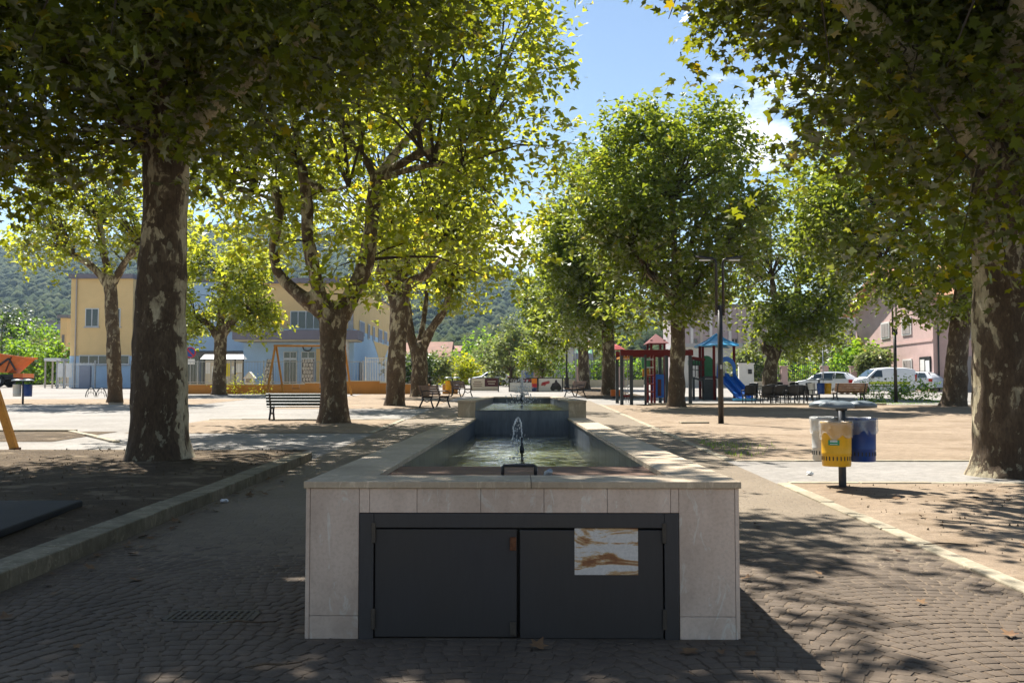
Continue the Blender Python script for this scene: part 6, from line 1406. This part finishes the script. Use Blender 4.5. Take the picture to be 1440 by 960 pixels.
def hedge(label, u0, u1, v0, d, depth, seed, mat):
    a = P(u0, 545, d); W = (u1-u0)*d/FPX; H = P(0, v0, d).z - zg(d); o = thing('hedge', label, 'hedge', (a.x, d, zg(d))); r = np.random.default_rng(seed)
    n = int(W*H*60); p_ = np.stack([r.uniform(0, W, n), r.uniform(-depth/2, depth/2, n), r.uniform(.1, 1, n)**.8], 1)
    hh = np.array([H*(.86 + .22*mnoise.noise(Vector((x*.7, seed, 0))) + .12*mnoise.noise(Vector((x*2.1, seed, 0)))) for x in p_[:, 0]]); p_[:, 2] *= hh
    f_ = frames(n, r, np.tile(np.array([0, -.5, .2]), (n, 1))); s_ = .26*r.uniform(.6, 1.2, n)
    link('foliage', leaf_mesh('foliage', p_, f_, s_, 'tiny', mat), o)['kind'] = 'stuff'
    st = MB()
    for k in range(int(W/1.2)): x = .6 + 1.2*k; st.tube([(x,0,-.05),(x+.1,.05,H*.4),(x-.1,0,H*.75)], [.05,.04,.015], 6)
    st.build('stems', M['bark'], o)
hedge('bright green hedge behind the iron fence and the banners', 768, 905, 500, 95.4, 1.6, 1, LEAF_HEDGE)
hedge('dense green hedge behind the iron fence and the parked cars', 1064, 1212, 503, 81.5, 1.6, 2, LEAF_HEDGE)
for k, (u, v) in enumerate(((1228, 560), (1268, 557), (1283, 558), (1298, 559))):
    p = G(u, v + 6); bush('shrub', 'small bright shrub growing at the low cream planter wall', u, v - 4, p.y + 1.2, (.5,.5,.45), 60, .13, LEAF_HEDGE, 'shrub', 'planter shrubs', 60 + k, trunk=False)
for k, u in enumerate((326, 362)): bush('shrub', 'small yellowish weed growing against the orange wall', u, 547, 66.4, (.55,.4,.5), 34, .12, LEAF_LIME, 'shrub', 'weeds at the orange wall', 80 + k, per=6, trunk=False)
# thin grass on the sand
r = random.Random(12); mb = MB()
for (cu, cv, wu, wv, n) in ((975, 627, 1.3, 1.1, 900), (1000, 640, .8, .5, 350), (1255, 568, 2.4, .9, 700), (1325, 566, 1.2, .7, 250)):
    c = G(cu, cv)
    for i in range(n):
        x = c.x + r.gauss(0, wu*.5); y = c.y + r.gauss(0, wv*.7); 
        if x < XR + .25: continue
        h = r.uniform(.02, .07); a = r.uniform(0, 6.3); l = r.uniform(-.04, .04)
        mb.add([(x-.006*math.cos(a), y-.006*math.sin(a), zg(y)+.02), (x+.006*math.cos(a), y+.006*math.sin(a), zg(y)+.02), (x+l, y+r.uniform(-.03,.03), zg(y)+.03+h)], [(0,1,2)])
tag(mb.build('grass', LEAF_HEDGE), 'thin patches of grass growing on the sandy ground', 'grass', kind='stuff')
# debris crumbs on the earth beds
mb = MB()
for i in range(1500):
    if i % 2: x, y, z = r.uniform(-10, -4.1), r.uniform(7, 18.4), .145
    else: x, y, z = r.uniform(3.9, 10), r.uniform(6, 13.7), .042
    s = r.uniform(.006, .022); a = r.uniform(0, 6.3)
    q = [(x + s*math.cos(a+k*1.57)*r.uniform(.6,1.3), y + s*math.sin(a+k*1.57)*r.uniform(.6,1.3), zg(y) + z - .03) for k in range(4)]; mb.add(q + [(x, y, zg(y) + z + s*.5)], [(0,1,4),(1,2,4),(2,3,4),(3,0,4)])
tag(mb.build('gravel', M['earth_dark']), 'small crumbs and pebbles scattered over the earth beds', 'gravel', kind='stuff')
# ------------------------------------------------------------------ hills
m, t, b, out = newmat('forest'); g = t.nodes.new('ShaderNodeNewGeometry'); f = tnoise(t, pos(t), .35, 5, .7); a = tnoise(t, pos(t), .012, 4, .6)
col = ramp(t, g.outputs['Random Per Island'], [(0, (.018, .038, .012)), (.55, (.036, .060, .016)), (.9, (.06, .08, .022)), (1, (.085, .095, .03))]); col = mixc(t, ramp(t, a, [(.45, 0.0), (.65, .45)]), col, (.07, .085, .025)); col = mixc(t, 1.0, col, ramp(t, f, [(.3, .5), (.65, 1.0)]), 'MULTIPLY')
t.links.new(col, b.inputs['Base Color']); b.inputs['Roughness'].default_value = .95; b.inputs['Specular IOR Level'].default_value = .1
bump(t, b, f, 1.0, 2.5)
def hill(name, us, d0, d1, ridge, nx, ny, crown, seed, power=1.3, ntree=0, rt=(5, 9)):
    """terrain rising from d0 to a ridge line at d1; ridge: list of (u, v) read on the ridge"""
    mb = MB(); ru = [q[0] for q in ridge]; rv = [q[1] for q in ridge]
    for j in range(ny+1):
        tt = j/ny; d = d0 + (d1-d0)*tt
        for i in range(nx+1):
            u = us[0] + (us[1]-us[0])*i/nx; zr_ = P(u, float(np.interp(u, ru, rv)), d1).z; x = P(u, 480, d1).x * (.35 + .65*d/d1)
            s = tt**power; z = zg(d0) + (zr_ - zg(d0)) * s
            z += mnoise.noise(Vector((x*.004, d*.004, seed))) * 30 * tt * (1-tt*.8) 
            mb.v.append((x, d, z))
    for j in range(ny):
        for i in range(nx): a = j*(nx+1)+i; mb.f.append((a, a+1, a+nx+2, a+nx+1))
    for i in range(nx+1): q = mb.v[ny*(nx+1)+i]; mb.v.append((q[0]*1.1, q[1]+200, -20))
    o_ = ny*(nx+1); n2 = (ny+1)*(nx+1)
    for i in range(nx): mb.f.append((o_+i, o_+i+1, n2+i+1, n2+i))
    V = np.array(mb.v[:(nx+1)*(ny+1)]).reshape(ny+1, nx+1, 3); r = np.random.default_rng(int(seed)); ico = bmesh.new(); bmesh.ops.create_icosphere(ico, subdivisions=1, radius=1); iv = np.array([v.co[:] for v in ico.verts]); fi = np.array([[v.index for v in f.verts] for f in ico.faces]); ico.free()
    tt = r.random(ntree)**.75*ny*.999; ii = (np.clip((r.uniform(-90, 1530, ntree) - us[0])/(us[1]-us[0]), 0, .999))*nx; j0 = tt.astype(int); i0 = ii.astype(int); ft_ = (tt-j0)[:, None]; fi_ = (ii-i0)[:, None]
    C = (V[j0,i0]*(1-fi_) + V[j0,i0+1]*fi_)*(1-ft_) + (V[j0+1,i0]*(1-fi_) + V[j0+1,i0+1]*fi_)*ft_
    s = r.uniform(rt[0], rt[1], ntree); an = r.uniform(0, 6.3, ntree); W = np.stack([iv[None,:,0]*np.cos(an)[:,None] - iv[None,:,1]*np.sin(an)[:,None], iv[None,:,0]*np.sin(an)[:,None] + iv[None,:,1]*np.cos(an)[:,None], np.repeat(iv[None,:,2], ntree, 0)], 2)*s[:, None, None]*r.uniform(.6, 1.35, (ntree, len(iv), 1)); W[:, :, 2] *= r.uniform(.75, 1.25, (ntree, 1)); W += C[:, None, :]; W[:, :, 2] += (s*.35)[:, None]
    F = (fi[None] + (np.arange(ntree)*len(iv))[:, None, None]).reshape(-1, 3); me = bpy.data.meshes.new('forest'); n = ntree*len(iv); me.vertices.add(n); me.vertices.foreach_set('co', W.reshape(-1).astype(np.float32)); nf = len(F)
    me.loops.add(nf*3); me.loops.foreach_set('vertex_index', F.reshape(-1).astype(np.int32)); me.polygons.add(nf); me.polygons.foreach_set('loop_start', np.arange(0, nf*3, 3, dtype=np.int32)); me.polygons.foreach_set('loop_total', np.full(nf, 3, np.int32)); me.polygons.foreach_set('use_smooth', np.ones(nf, bool)); me.update(calc_edges=True); me.materials.append(M['forest'])
    tag(link('forest', me), 'dense green forest covering the ' + name, 'forest', kind='stuff')
    return tag(mb.build(name, M['forest'], smooth=True), kind='structure')
hill('mountain', (-900, 2300), 420, 1700, [(-900, 300), (-200, 330), (0, 352), (120, 345), (300, 320), (460, 328), (600, 355), (720, 388), (850, 420), (1100, 455), (1500, 470), (2300, 450)], 200, 60, 13, 2.0, 1.3, 24000, (3.6, 8.5))
hill('hill', (300, 1300), 230, 520, [(300, 535), (500, 500), (620, 490), (700, 470), (780, 462), (900, 478), (1300, 490)], 120, 30, 7, 5.0, 1.0, 5000, (2.5, 4.6))
# ------------------------------------------------------------------ haze
HAZE = .00008
m = bpy.data.materials.new('haze'); m.use_nodes = True; t = m.node_tree; t.nodes.clear(); out = t.nodes.new('ShaderNodeOutputMaterial')
pv = t.nodes.new('ShaderNodeVolumePrincipled'); pv.inputs['Color'].default_value = (.55, .76, 1.0, 1); pv.inputs['Density'].default_value = HAZE; pv.inputs['Anisotropy'].default_value = .2
t.links.new(pv.outputs[0], out.inputs['Volume'])
hz_ = MB().box(-2600, 2600, -75, 2300, -25, 420).build('haze', m); tag(hz_, 'thin blue summer haze in the air', 'haze', kind='stuff')
